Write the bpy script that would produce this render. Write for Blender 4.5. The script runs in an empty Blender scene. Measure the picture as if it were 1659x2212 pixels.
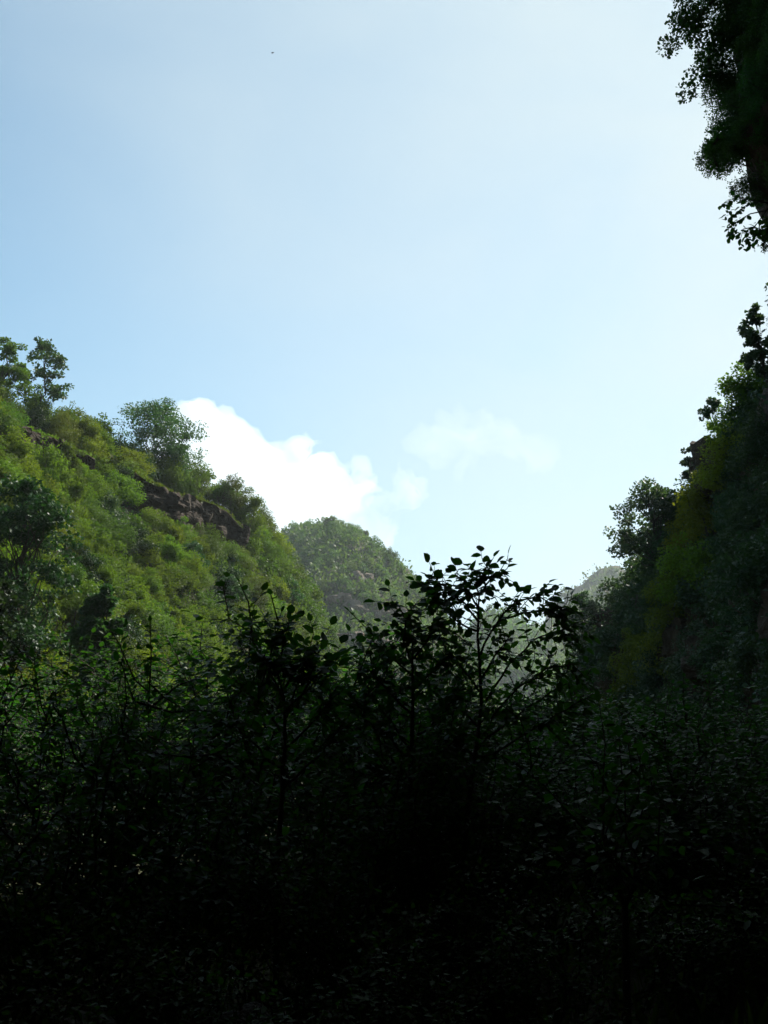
import bpy, math, random
import numpy as np
from mathutils import Vector, noise as mnoise
from mathutils.bvhtree import BVHTree

SC = bpy.context.scene
COL = SC.collection
rng = np.random.default_rng(7)
R = math.radians

# ------------------------------------------------------------------ camera
CAM = np.array([0.0, 0.0, 1.6])
PITCH = R(12.0)
W, H = 768.0, 1024.0
VFOV = R(52.0)
F = (H / 2) / math.tan(VFOV / 2)
cam = bpy.data.cameras.new("camera")
cam.sensor_fit = 'VERTICAL'
cam.angle = VFOV
cam.clip_start = 0.1
cam.clip_end = 30000
cam_o = bpy.data.objects.new("camera", cam)
COL.objects.link(cam_o)
cam_o.location = CAM
cam_o.rotation_euler = (R(90) + PITCH, 0, 0)
SC.camera = cam_o

# ------------------------------------------------------------------ sun, sky, exposure
SUN_AZ, SUN_EL = R(44.0), R(42.0)          # azimuth measured from +Y (view direction) towards +X
SUN_DIR = np.array([math.sin(SUN_AZ) * math.cos(SUN_EL), math.cos(SUN_AZ) * math.cos(SUN_EL), math.sin(SUN_EL)])
sun = bpy.data.lights.new("sun", 'SUN')
sun.energy = 5.0
sun.angle = R(0.5)
sun.color = (1.0, 0.95, 0.86)
sun_o = bpy.data.objects.new("sun", sun)
COL.objects.link(sun_o)
sun_o.location = (40, 30, 80)
sun_o.rotation_euler = Vector(-SUN_DIR).to_track_quat('-Z', 'Y').to_euler()

world = bpy.data.worlds.new("World")
SC.world = world
world.use_nodes = True
wn, wl = world.node_tree.nodes, world.node_tree.links
wn.clear()
w_out = wn.new("ShaderNodeOutputWorld")
w_bg = wn.new("ShaderNodeBackground")
w_sky = wn.new("ShaderNodeTexSky")
w_sky.sky_type = 'NISHITA'
w_sky.sun_disc = False
w_sky.sun_elevation = SUN_EL
w_sky.sun_rotation = SUN_AZ
w_sky.air_density = 1.0
w_sky.altitude = 1500.0
w_sky.dust_density = 0.8
w_sky.ozone_density = 1.0
w_bg.inputs["Strength"].default_value = 0.097
w_tint = wn.new("ShaderNodeMix"); w_tint.data_type = 'RGBA'; w_tint.blend_type = 'MULTIPLY'
w_tint.inputs["Factor"].default_value = 1.0
w_tint.inputs["B"].default_value = (0.83, 1.07, 0.97, 1.0)     # the photograph's cool white balance
wl.new(w_sky.outputs[0], w_tint.inputs["A"])
# thin high veil: whitens the blue, thicker around the sun, uneven everywhere
w_tc = wn.new("ShaderNodeTexCoord")
w_dot = wn.new("ShaderNodeVectorMath"); w_dot.operation = 'DOT_PRODUCT'; w_dot.inputs[1].default_value = tuple(SUN_DIR)
wl.new(w_tc.outputs["Generated"], w_dot.inputs[0])
w_mr = wn.new("ShaderNodeMapRange"); w_mr.interpolation_type = 'SMOOTHSTEP'
w_mr.inputs["From Min"].default_value = 0.48; w_mr.inputs["From Max"].default_value = 0.92
w_mr.inputs["To Min"].default_value = 0.03; w_mr.inputs["To Max"].default_value = 0.85
wl.new(w_dot.outputs["Value"], w_mr.inputs["Value"])
w_map = wn.new("ShaderNodeMapping"); w_map.inputs["Scale"].default_value = (1.6, 1.6, 3.2)
wl.new(w_tc.outputs["Generated"], w_map.inputs["Vector"])
w_nz = wn.new("ShaderNodeTexNoise"); w_nz.inputs["Scale"].default_value = 2.0; w_nz.inputs["Detail"].default_value = 5; w_nz.inputs["Roughness"].default_value = 0.45
w_nz.inputs["Distortion"].default_value = 0.4
wl.new(w_map.outputs[0], w_nz.inputs["Vector"])
w_nr = wn.new("ShaderNodeMapRange"); w_nr.inputs["From Min"].default_value = 0.3; w_nr.inputs["From Max"].default_value = 0.7
w_nr.inputs["To Min"].default_value = 0.75; w_nr.inputs["To Max"].default_value = 1.18
wl.new(w_nz.outputs["Fac"], w_nr.inputs["Value"])
w_fac = wn.new("ShaderNodeMath"); w_fac.operation = 'MULTIPLY'; w_fac.use_clamp = True
wl.new(w_mr.outputs[0], w_fac.inputs[0]); wl.new(w_nr.outputs[0], w_fac.inputs[1])
# pale moist air low over the horizon
w_sep = wn.new("ShaderNodeSeparateXYZ"); wl.new(w_tc.outputs["Generated"], w_sep.inputs[0])
w_hz = wn.new("ShaderNodeMapRange"); w_hz.interpolation_type = 'SMOOTHSTEP'
w_hz.inputs["From Min"].default_value = 0.0; w_hz.inputs["From Max"].default_value = 0.42
w_hz.inputs["To Min"].default_value = 0.85; w_hz.inputs["To Max"].default_value = 0.0
wl.new(w_sep.outputs["Z"], w_hz.inputs["Value"])
w_low = wn.new("ShaderNodeMix"); w_low.data_type = 'RGBA'; w_low.inputs["B"].default_value = (2.15, 3.05, 3.70, 1)
wl.new(w_hz.outputs[0], w_low.inputs["Factor"]); wl.new(w_tint.outputs["Result"], w_low.inputs["A"])
w_mix = wn.new("ShaderNodeMix"); w_mix.data_type = 'RGBA'; w_mix.inputs["B"].default_value = (3.75, 4.40, 4.60, 1)
wl.new(w_fac.outputs[0], w_mix.inputs["Factor"]); wl.new(w_low.outputs["Result"], w_mix.inputs["A"])
wl.new(w_mix.outputs["Result"], w_bg.inputs["Color"])
wl.new(w_bg.outputs[0], w_out.inputs["Surface"])

SC.view_settings.view_transform = 'Standard'
SC.view_settings.look = 'None'
SC.view_settings.exposure = 0.9
SC.view_settings.gamma = 1.0
SC.view_settings.use_curve_mapping = False
SC.render.engine = 'CYCLES'
cy = SC.cycles
cy.max_bounces = 12
cy.diffuse_bounces = 3
cy.glossy_bounces = 2
cy.transmission_bounces = 4
cy.transparent_max_bounces = 6
cy.volume_bounces = 11
cy.sample_clamp_indirect = 4.0
cy.use_denoising = True
HAZE_DENSITY = 0.00024


# ------------------------------------------------------------------ helpers
def P(px, py, d):
    """World point on the ray through picture point (px, py) of a 768 x 1024 frame at ground distance d along +Y."""
    px = np.asarray(px, float); py = np.asarray(py, float); d = np.asarray(d, float)
    a = (px - W / 2) / F
    b = (H / 2 - py) / F
    dx = a
    dy = math.cos(PITCH) - b * math.sin(PITCH)
    dz = math.sin(PITCH) + b * math.cos(PITCH)
    t = d / dy
    return np.stack([CAM[0] + dx * t, CAM[1] + dy * t, CAM[2] + dz * t], -1)


def D(x, y):
    """Point measured on the 1659 x 2212 view of the photograph -> 768 x 1024 frame."""
    return x * 768.0 / 1659.0, y * 1024.0 / 2212.0


def project(p):
    p = np.asarray(p, float) - CAM
    zf = p[..., 1] * math.cos(PITCH) + p[..., 2] * math.sin(PITCH)
    yu = -p[..., 1] * math.sin(PITCH) + p[..., 2] * math.cos(PITCH)
    return W / 2 + F * p[..., 0] / zf, H / 2 - F * yu / zf, zf


def norm(v):
    return v / np.maximum(np.linalg.norm(v, axis=-1, keepdims=True), 1e-9)


def fbm(p, scale, octv=4):
    return mnoise.fractal(Vector(p) * scale, 1.0, 2.0, octv)


def raw_mesh(name, V, quads=None, tris=None, mats=(), qmat=None, tmat=None, vary=None, smooth=False):
    V = np.asarray(V, np.float32)
    nq = 0 if quads is None else len(quads)
    nt = 0 if tris is None else len(tris)
    me = bpy.data.meshes.new(name)
    me.vertices.add(len(V))
    me.vertices.foreach_set("co", V.ravel())
    loops = []
    if nq: loops.append(np.asarray(quads, np.int32).ravel())
    if nt: loops.append(np.asarray(tris, np.int32).ravel())
    loops = np.concatenate(loops)
    me.loops.add(len(loops))
    me.loops.foreach_set("vertex_index", loops)
    me.polygons.add(nq + nt)
    starts = np.concatenate([np.arange(nq) * 4, nq * 4 + np.arange(nt) * 3]).astype(np.int32)
    me.polygons.foreach_set("loop_start", starts)
    for m in mats: me.materials.append(m)
    if qmat is not None or tmat is not None:
        mi = np.concatenate([np.zeros(nq, np.int32) if qmat is None else np.asarray(qmat, np.int32),
                             np.zeros(nt, np.int32) if tmat is None else np.asarray(tmat, np.int32)])
        me.polygons.foreach_set("material_index", mi)
    if vary is not None:
        at = me.attributes.new("vary", 'FLOAT', 'POINT')
        at.data.foreach_set("value", np.asarray(vary, np.float32))
    me.update(calc_edges=True)
    if smooth:
        me.polygons.foreach_set("use_smooth", np.ones(nq + nt, bool))
    return me


class Geo:
    """Collects vertices and faces of one mesh."""
    def __init__(s):
        s.V, s.Q, s.T, s.A, s.qm, s.tm, s.n = [], [], [], [], [], [], 0

    def add(s, V, quads=None, tris=None, vary=None, mat=0):
        V = np.asarray(V, float).reshape(-1, 3)
        if quads is not None and len(quads):
            q = np.asarray(quads, int) + s.n; s.Q.append(q); s.qm.append(np.full(len(q), mat))
        if tris is not None and len(tris):
            t = np.asarray(tris, int) + s.n; s.T.append(t); s.tm.append(np.full(len(t), mat))
        s.A.append(np.full(len(V), 0.5) if vary is None else np.broadcast_to(vary, (len(V),)))
        s.V.append(V); s.n += len(V)

    def mesh(s, name, mats, smooth=False):
        cat = lambda L: np.concatenate(L) if L else None
        return raw_mesh(name, np.concatenate(s.V), cat(s.Q), cat(s.T), mats, cat(s.qm), cat(s.tm), np.concatenate(s.A), smooth)


def link(name, me, parent=None, loc=None, rot=None, scale=None):
    o = bpy.data.objects.new(name, me)
    COL.objects.link(o)
    if parent is not None: o.parent = parent
    if loc is not None: o.location = loc
    if rot is not None: o.rotation_euler = rot
    if scale is not None: o.scale = scale
    return o


def tag(o, label=None, cat=None, group=None, kind=None):
    if label: o["label"] = label
    if cat: o["category"] = cat
    if group: o["group"] = group
    if kind: o["kind"] = kind
    return o


def thing(name, label, cat, loc=(0, 0, 0), group=None):
    o = link(name, None, loc=loc)
    return tag(o, label, cat, group)


# ------------------------------------------------------------------ materials
def new_mat(name):
    m = bpy.data.materials.new(name)
    m.use_nodes = True
    n, l = m.node_tree.nodes, m.node_tree.links
    n.clear()
    out = n.new("ShaderNodeOutputMaterial")
    return m, n, l, out


def leaf_mat(name, c1, c2, trans, tmix=0.35, rough=0.45, spec=0.5):
    m, n, l, out = new_mat(name)
    at = n.new("ShaderNodeAttribute"); at.attribute_name = "vary"
    oi = n.new("ShaderNodeObjectInfo")
    mx = n.new("ShaderNodeMix"); mx.data_type = 'RGBA'
    mx.inputs["A"].default_value = (*c1, 1); mx.inputs["B"].default_value = (*c2, 1)
    l.new(at.outputs["Fac"], mx.inputs["Factor"])
    hs = n.new("ShaderNodeHueSaturation")
    mr = n.new("ShaderNodeMapRange"); mr.inputs["To Min"].default_value = 0.472; mr.inputs["To Max"].default_value = 0.525
    l.new(oi.outputs["Random"], mr.inputs["Value"]); l.new(mr.outputs[0], hs.inputs["Hue"])
    m2 = n.new("ShaderNodeMath"); m2.operation = 'MULTIPLY'; m2.inputs[1].default_value = 7.31
    fr = n.new("ShaderNodeMath"); fr.operation = 'FRACT'
    l.new(oi.outputs["Random"], m2.inputs[0]); l.new(m2.outputs[0], fr.inputs[0])
    mv = n.new("ShaderNodeMapRange"); mv.inputs["To Min"].default_value = 0.72; mv.inputs["To Max"].default_value = 1.3
    l.new(fr.outputs[0], mv.inputs["Value"]); l.new(mv.outputs[0], hs.inputs["Value"])
    l.new(mx.outputs["Result"], hs.inputs["Color"])
    b = n.new("ShaderNodeBsdfPrincipled")
    b.inputs["Roughness"].default_value = rough
    b.inputs["Specular IOR Level"].default_value = spec
    l.new(hs.outputs[0], b.inputs["Base Color"])
    t = n.new("ShaderNodeBsdfTranslucent")
    tm = n.new("ShaderNodeMix"); tm.data_type = 'RGBA'; tm.blend_type = 'MULTIPLY'; tm.inputs["Factor"].default_value = 1
    tm.inputs["B"].default_value = (*trans, 1)
    l.new(hs.outputs[0], tm.inputs["A"]); l.new(tm.outputs["Result"], t.inputs["Color"])
    ms = n.new("ShaderNodeMixShader"); ms.inputs[0].default_value = tmix
    l.new(b.outputs[0], ms.inputs[1]); l.new(t.outputs[0], ms.inputs[2]); l.new(ms.outputs[0], out.inputs["Surface"])
    return m


def ground_mat(name, cols, scale=0.3, bump=0.4, rough=0.95, strata=None):
    m, n, l, out = new_mat(name)
    tc = n.new("ShaderNodeNewGeometry")
    nz = n.new("ShaderNodeTexNoise"); nz.inputs["Scale"].default_value = scale; nz.inputs["Detail"].default_value = 8
    nz.inputs["Roughness"].default_value = 0.65
    l.new(tc.outputs["Position"], nz.inputs["Vector"])
    cr = n.new("ShaderNodeValToRGB")
    els = cr.color_ramp.elements
    els[0].position, els[0].color = 0.3, (*cols[0], 1)
    els[1].position, els[1].color = 0.7, (*cols[-1], 1)
    for i, c in enumerate(cols[1:-1]):
        e = els.new(0.3 + 0.4 * (i + 1) / (len(cols) - 1)); e.color = (*c, 1)
    l.new(nz.outputs["Fac"], cr.inputs[0])
    b = n.new("ShaderNodeBsdfPrincipled"); b.inputs["Roughness"].default_value = rough
    b.inputs["Specular IOR Level"].default_value = 0.2
    l.new(cr.outputs[0], b.inputs["Base Color"])
    n2 = n.new("ShaderNodeTexNoise"); n2.inputs["Scale"].default_value = scale * 9; n2.inputs["Detail"].default_value = 8
    l.new(tc.outputs["Position"], n2.inputs["Vector"])
    src = n2.outputs["Fac"]
    if strata:
        mp = n.new("ShaderNodeMapping"); mp.inputs["Scale"].default_value = (0.15, 0.15, strata)
        l.new(tc.outputs["Position"], mp.inputs["Vector"])
        n3 = n.new("ShaderNodeTexNoise"); n3.inputs["Scale"].default_value = 1.0; n3.inputs["Detail"].default_value = 5
        l.new(mp.outputs[0], n3.inputs["Vector"])
        ad = n.new("ShaderNodeMath"); ad.operation = 'ADD'
        l.new(n2.outputs["Fac"], ad.inputs[0]); l.new(n3.outputs["Fac"], ad.inputs[1]); src = ad.outputs[0]
    bp = n.new("ShaderNodeBump"); bp.inputs["Strength"].default_value = bump; bp.inputs["Distance"].default_value = 0.3
    l.new(src, bp.inputs["Height"]); l.new(bp.outputs[0], b.inputs["Normal"])
    l.new(b.outputs[0], out.inputs["Surface"])
    return m


def volume_mat(name, color, density, aniso):
    m, n, l, out = new_mat(name)
    v = n.new("ShaderNodeVolumePrincipled")
    v.inputs["Color"].default_value = (*color, 1)
    v.inputs["Density"].default_value = density
    v.inputs["Anisotropy"].default_value = aniso
    l.new(v.outputs[0], out.inputs["Volume"])
    return m


M_SCRUB = leaf_mat("sunny scrub leaves", (0.078, 0.134, 0.014), (0.124, 0.176, 0.020), (1.35, 1.4, 0.5), 0.45, 0.6, 0.1)
M_SCRUB_B = leaf_mat("broad scrub leaves", (0.068, 0.124, 0.018), (0.108, 0.162, 0.028), (1.2, 1.4, 0.5), 0.4, 0.55, 0.12)
M_SCRUB_DRY = leaf_mat("olive scrub leaves", (0.072, 0.105, 0.018), (0.105, 0.140, 0.026), (1.2, 1.2, 0.6), 0.4, 0.55, 0.2)
M_TREE = leaf_mat("oak leaves", (0.035, 0.080, 0.025), (0.065, 0.115, 0.040), (1.1, 1.35, 0.6), 0.35, 0.5, 0.2)
M_PAINTED_SHADE = leaf_mat("shade-darkened leaves", (0.022, 0.052, 0.018), (0.036, 0.072, 0.024), (1.1, 1.4, 0.5), 0.25, 0.5, 0.15)  # leaf colour darkened to stand for shade
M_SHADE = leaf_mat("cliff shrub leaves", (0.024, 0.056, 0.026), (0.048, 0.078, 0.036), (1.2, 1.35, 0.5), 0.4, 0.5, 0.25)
M_FAR = leaf_mat("far forest leaves", (0.055, 0.105, 0.022), (0.105, 0.150, 0.034), (1.2, 1.3, 0.7), 0.42, 0.6, 0.2)
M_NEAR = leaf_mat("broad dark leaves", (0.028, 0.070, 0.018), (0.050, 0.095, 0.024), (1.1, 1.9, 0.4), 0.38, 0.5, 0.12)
M_SUNLIT_YELLOW = leaf_mat("sunlit-painted yellow leaves", (0.10, 0.13, 0.015), (0.16, 0.18, 0.02), (1.3, 1.3, 0.6), 0.45, 0.6, 0.1)  # sunlight put into the leaf colour of bushes that stand in shade
M_GRASS = leaf_mat("wild grass", (0.062, 0.115, 0.014), (0.105, 0.145, 0.022), (1.2, 1.3, 0.6), 0.4, 0.6, 0.2)
M_BARK = ground_mat("bark", [(0.035, 0.028, 0.02), (0.06, 0.05, 0.04), (0.09, 0.075, 0.06)], 6.0, 0.5)
M_SOIL = ground_mat("hillside soil", [(0.035, 0.045, 0.018), (0.07, 0.065, 0.035), (0.05, 0.07, 0.022)], 0.25, 0.6)
M_ROCK = ground_mat("brown rock", [(0.030, 0.021, 0.013), (0.054, 0.038, 0.024), (0.088, 0.064, 0.042)], 0.8, 0.9, 0.9, 1.6)
M_PALE_ROCK = ground_mat("pale rock", [(0.12, 0.092, 0.062), (0.20, 0.155, 0.11), (0.30, 0.24, 0.175)], 0.35, 0.9, 0.9, 0.6)
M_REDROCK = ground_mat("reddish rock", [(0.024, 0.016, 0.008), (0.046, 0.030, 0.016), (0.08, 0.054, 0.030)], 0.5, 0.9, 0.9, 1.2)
M_BOULDER = ground_mat("mossy stone", [(0.05, 0.055, 0.04), (0.11, 0.11, 0.10), (0.17, 0.165, 0.155)], 3.0, 0.6)
M_GROUND = ground_mat("valley floor", [(0.04, 0.035, 0.022), (0.06, 0.065, 0.03), (0.09, 0.075, 0.05)], 0.4, 0.5)
M_BIRD = ground_mat("dark feathers", [(0.03, 0.03, 0.03), (0.05, 0.045, 0.04), (0.06, 0.055, 0.05)], 20, 0.1)


# ------------------------------------------------------------------ plant pieces
LEAF_FAR = None


def far_leaves(g, pos, axis, nrm, L, wid=0.45, vary=None, mat=0):
    """One folded kite quad per leaf."""
    n = len(pos)
    L = np.broadcast_to(L, (n,))[:, None]
    axis = norm(axis)
    side = norm(np.cross(axis, nrm))
    up = np.cross(side, axis)
    v0 = pos
    v1 = pos + axis * L * .5 + side * L * wid + up * L * .08
    v2 = pos + axis * L
    v3 = pos + axis * L * .5 - side * L * wid + up * L * .08
    V = np.stack([v0, v1, v2, v3], 1).reshape(-1, 3)
    q = np.arange(n * 4).reshape(-1, 4)
    va = rng.random(n) if vary is None else vary
    g.add(V, q, None, np.repeat(va, 4), mat)


# template of a broad ovate leaf with a pointed tip: (along, side, up)
_T = np.array([[0, 0, 0], [.16, .23, .05], [.42, .36, .07], [.72, .26, .04], [1, 0, -.06],
               [.16, -.23, .05], [.42, -.36, .07], [.72, -.26, .04], [.2, 0, .0], [.45, 0, .0], [.72, 0, -.02]])
_TQ = np.array([[8, 9, 2, 1], [9, 10, 3, 2], [5, 6, 9, 8], [6, 7, 10, 9]])
_TT = np.array([[0, 8, 1], [0, 5, 8], [10, 4, 3], [10, 7, 4]])
_S = np.array([[0, 0, 0], [.3, .28, .06], [.7, .22, .03], [1, 0, -.06], [.7, -.22, .03], [.3, -.28, .06]])
_SQ = np.array([[0, 3, 2, 1], [0, 5, 4, 3]])


def near_leaves(g, pos, axis, nrm, L, fine=False, vary=None, mat=0):
    n = len(pos)
    tpl, q, t = (_T, _TQ, _TT) if fine else (_S, _SQ, None)
    L = np.broadcast_to(L, (n,))[:, None, None]
    axis = norm(axis)
    side = norm(np.cross(axis, nrm))
    up = np.cross(side, axis)
    V = pos[:, None] + L * (tpl[None, :, 0:1] * axis[:, None] + tpl[None, :, 1:2] * side[:, None] + tpl[None, :, 2:3] * up[:, None])
    k = len(tpl)
    off = (np.arange(n) * k)[:, None, None]
    Q = (q[None] + off).reshape(-1, 4)
    T = None if t is None else (t[None] + off).reshape(-1, 3)
    va = rng.random(n) if vary is None else vary
    g.add(V.reshape(-1, 3), Q, T, np.repeat(va, k), mat)


def tube(g, pts, r0, r1, sides=5, mat=0):
    pts = np.asarray(pts, float)
    n = len(pts)
    tan = np.gradient(pts, axis=0)
    tan = norm(tan)
    ref = np.array([0.3, 0.9, 0.2])
    a = norm(np.cross(tan, ref)); b = np.cross(tan, a)
    r = np.linspace(r0, r1, n)[:, None, None]
    th = np.arange(sides) * 2 * math.pi / sides
    ring = pts[:, None] + r * (np.cos(th)[None, :, None] * a[:, None] + np.sin(th)[None, :, None] * b[:, None])
    i, j = np.meshgrid(np.arange(n - 1), np.arange(sides), indexing='ij')
    j2 = (j + 1) % sides
    q = np.stack([i * sides + j, i * sides + j2, (i + 1) * sides + j2, (i + 1) * sides + j], -1).reshape(-1, 4)
    g.add(ring.reshape(-1, 3), q, None, 0.5, mat)


def bent(p0, p1, n=5, wob=0.08):
    p0, p1 = np.asarray(p0, float), np.asarray(p1, float)
    t = np.linspace(0, 1, n)[:, None]
    L = np.linalg.norm(p1 - p0)
    off = rng.normal(0, wob * L, (n, 3)) * np.sin(t * math.pi)
    return p0 + (p1 - p0) * t + off


def rand_dirs(n):
    return norm(rng.normal(size=(n, 3)))


def crown_leaves(g, centers, radii, n, L, mat, flat=0.75, droop=0.0, wid=0.42):
    """Leaves in many small clumps, denser towards each clump's shell."""
    k = len(centers)
    w = radii ** 2; w = w / w.sum()
    idx = rng.choice(k, n, p=w)
    d = rand_dirs(n)
    rr = rng.random(n) ** 0.4
    pos = centers[idx] + d * (radii[idx] * rr)[:, None] * np.array([1, 1, flat])
    ax = norm(d * 0.7 + rand_dirs(n) * 0.8 + np.array([0, 0, -droop]))
    nr = norm(d * 0.4 + rand_dirs(n) * 0.55 + np.array([0, 0, 0.75]))
    cl = rng.random(k)[idx]
    va = np.clip(0.6 * cl + 0.4 * rng.random(n), 0, 1)
    far_leaves(g, pos, ax, nr, L * rng.uniform(.65, 1.25, n), wid, va, mat)


LEAVES = {}


def make_bush(name, h, w, n, L, lmat, clumps=26, flat=0.75, wild=0.25):
    """A many-stemmed hillside shrub, origin at its foot."""
    g = Geo()
    c, r = [], []
    for i in range(clumps):
        a = rng.uniform(0, 2 * math.pi)
        zz = rng.uniform(0.12, 1.0)
        prof = math.sqrt(max(0.05, 1 - (zz * 1.02 - .25) ** 2 / .75))
        rad = w / 2 * prof * rng.uniform(.35, 1.0)
        c.append((math.cos(a) * rad, math.sin(a) * rad, zz * h * .88))
        r.append(rng.uniform(.16, .3) * w * (1 - .35 * zz))
    for i in range(int(clumps * wild)):                     # loose sprays that break the outline
        a = rng.uniform(0, 2 * math.pi); zz = rng.uniform(.55, 1.12)
        rad = w / 2 * rng.uniform(.1, 1.05) * math.sqrt(max(.08, 1.25 - zz))
        c.append((math.cos(a) * rad, math.sin(a) * rad, zz * h)); r.append(rng.uniform(.07, .13) * w)
    c, r = np.array(c), np.array(r)
    crown_leaves(g, c, r, n, L, 0, flat)
    for i in range(7):
        k = rng.integers(len(c))
        tube(g, bent((rng.normal(0, .05 * w), rng.normal(0, .05 * w), -.3), c[k], 5), .035 * h / 2, .008, 4, 1)
    me = g.mesh(name, [lmat, M_BARK])
    LEAVES[me.name] = n
    return me


def tree_parts(h, w, n, L, clumps, base=0.35, trunk_r=0.12, lean=(0, 0), flat=0.7, lobes=None):
    """Meshes (trunk, limbs, crown leaves) of an open tree; leaves gather in tufts at limb ends with gaps between them."""
    tg, cg = Geo(), Geo()
    top = np.array([lean[0] * h, lean[1] * h, h * .9])
    tr = bent((0, 0, -.4), top, 9, .03)
    tube(tg, tr, trunk_r, trunk_r * .25, 7)
    c, r = [], []
    for i in range(clumps):
        zz = base + (1 - base) * rng.random() ** .8
        a = rng.uniform(0, 2 * math.pi)
        s = (zz - base) / (1 - base)
        prof = math.sin(math.pi * min(1, .22 + .78 * s)) ** .6
        rad = w / 2 * max(.15, prof) * rng.uniform(.35, 1.0)
        ctr = np.array([lean[0] * h * zz + math.cos(a) * rad, lean[1] * h * zz + math.sin(a) * rad, zz * h])
        for _ in range(4):
            c.append(ctr + rng.normal(0, .085 * w, 3) * np.array([1, 1, .6])); r.append(rng.uniform(.045, .1) * w)
        ti = int(np.clip((zz - .28) * 9, 1, 7))
        tube(tg, bent(tr[ti], ctr, 5, .07), trunk_r * .3, trunk_r * .07, 4)
    c, r = np.array(c), np.array(r)
    crown_leaves(cg, c, r, n, L, 0, flat)
    return tg, cg


def make_tree(name, label, cat, loc, h, w, n, L, clumps, lmat, group=None, rotz=0., **kw):
    t = thing(name, label, cat, loc, group)
    t.rotation_euler = (0, 0, rotz)
    tg, cg = tree_parts(h, w, n, L, clumps, **kw)
    link("trunk", tg.mesh("trunk", [M_BARK]), t)
    link("crown", cg.mesh("crown", [lmat]), t)
    return t


# ------------------------------------------------------------------ terrain surfaces
rng = np.random.default_rng(105)
class Surf:
    def __init__(s, rows, vpos, nu, nv, amp, scale, name, mat, seed=0, amp_small=0.0):
        """rows: list of (m,3) control rows from far/back to the foot, same m."""
        rows = [np.asarray(r, float) for r in rows]
        m = rows[0].shape[0]
        seg = np.linalg.norm(np.diff(rows[1], axis=0), axis=1)
        uc = np.concatenate([[0], np.cumsum(seg)]); uc /= uc[-1]
        u = np.linspace(0, 1, nu); v = np.linspace(0, 1, nv)
        k = max(3, nu // (m * 2)) | 1
        ru = []
        for r in rows:
            q = np.stack([np.interp(u, uc, r[:, i]) for i in range(3)], -1)
            pad = np.concatenate([np.repeat(q[:1], k // 2, 0) + (np.arange(-(k // 2), 0)[:, None] * (q[1] - q[0])), q,
                                  np.repeat(q[-1:], k // 2, 0) + (np.arange(1, k // 2 + 1)[:, None] * (q[-1] - q[-2]))])
            ru.append(np.stack([np.convolve(pad[:, i], np.ones(k) / k, 'valid') for i in range(3)], -1))
        ru = np.array(ru)
        G = np.empty((nv, nu, 3))
        for i in range(3):
            for j in range(nu):
                G[:, j, i] = np.interp(v, vpos, ru[:, j, i])
        N = s.normals(G)
        d = np.array([fbm(p + seed * 17.3, scale, 5) for p in G.reshape(-1, 3)]).reshape(nv, nu)
        G = G + N * (d * amp)[..., None]
        if amp_small:
            d = np.array([fbm(p + seed * 5.1, scale * 7, 4) for p in G.reshape(-1, 3)]).reshape(nv, nu)
            G = G + N * (d * amp_small)[..., None]
        s.G, s.N, s.nu, s.nv = G, s.normals(G), nu, nv
        i, j = np.meshgrid(np.arange(nv - 1), np.arange(nu - 1), indexing='ij')
        q = np.stack([i * nu + j, (i + 1) * nu + j, (i + 1) * nu + j + 1, i * nu + j + 1], -1).reshape(-1, 4)
        s.me = raw_mesh(name, G.reshape(-1, 3), q, None, [mat], smooth=True)
        s.obj = tag(link(name, s.me), kind="structure")
        s.bvh = BVHTree.FromPolygons([tuple(p) for p in G.reshape(-1, 3)], [tuple(f) for f in q.tolist()])

    @staticmethod
    def normals(G):
        du = np.gradient(G, axis=1); dv = np.gradient(G, axis=0)
        n = norm(np.cross(dv, du))
        # face the camera side / upwards
        f = np.sign((n * (np.array([0, 0, 60.]) + CAM - G)).sum(-1, keepdims=True)); f[f == 0] = 1
        return n * f

    def sample(s, n, v0=0., v1=1., u0=0., u1=1.):
        """n random points, even over the surface's area; returns positions, normals."""
        fu = np.linalg.norm(np.gradient(s.G, axis=1), axis=-1); fv = np.linalg.norm(np.gradient(s.G, axis=0), axis=-1)
        a = fu * fv
        vi, ui = np.arange(s.nv) / (s.nv - 1), np.arange(s.nu) / (s.nu - 1)
        a = a * ((vi >= v0) & (vi <= v1))[:, None] * ((ui >= u0) & (ui <= u1))[None]
        k = rng.choice(a.size, n, p=(a / a.sum()).ravel())
        i, j = np.minimum(k // s.nu, s.nv - 2), np.minimum(k % s.nu, s.nu - 2)
        x, y = rng.random(n)[:, None], rng.random(n)[:, None]
        p = (s.G[i, j] * (1 - x) + s.G[i + 1, j] * x) * (1 - y) + (s.G[i, j + 1] * (1 - x) + s.G[i + 1, j + 1] * x) * y
        return p, s.N[i, j]

    def hit(s, px, py):
        d = norm(P(px, py, 50.) - CAM)
        loc, nrm, i, dist = s.bvh.ray_cast(Vector(CAM), Vector(d))
        return None if loc is None else np.array(loc)


def rowP(lst):
    a = np.array(lst, float)
    return P(a[:, 0], a[:, 1], a[:, 2])


# valley floor, out to beyond every hill
gx = np.concatenate([np.linspace(-1600, -60, 24), np.linspace(-55, 55, 60), np.linspace(60, 1600, 24)])
gy = np.concatenate([np.linspace(-900, -15, 16), np.linspace(-12, 130, 72), np.linspace(135, 1900, 30)])
GX, GY = np.meshgrid(gx, gy)
GZ = np.array([0.5 * fbm((x, y, 0), .08, 4) + 0.9 * fbm((x, y, 3), .02, 3) for x, y in zip(GX.ravel(), GY.ravel())]).reshape(GX.shape) - 0.3
GZ *= np.clip(np.hypot(GX, GY) / 8, .15, 1)
nxg = len(gx)
i, j = np.meshgrid(np.arange(len(gy) - 1), np.arange(nxg - 1), indexing='ij')
q = np.stack([i * nxg + j, i * nxg + j + 1, (i + 1) * nxg + j + 1, (i + 1) * nxg + j], -1).reshape(-1, 4)
GV = np.stack([GX, GY, GZ], -1).reshape(-1, 3)
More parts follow.
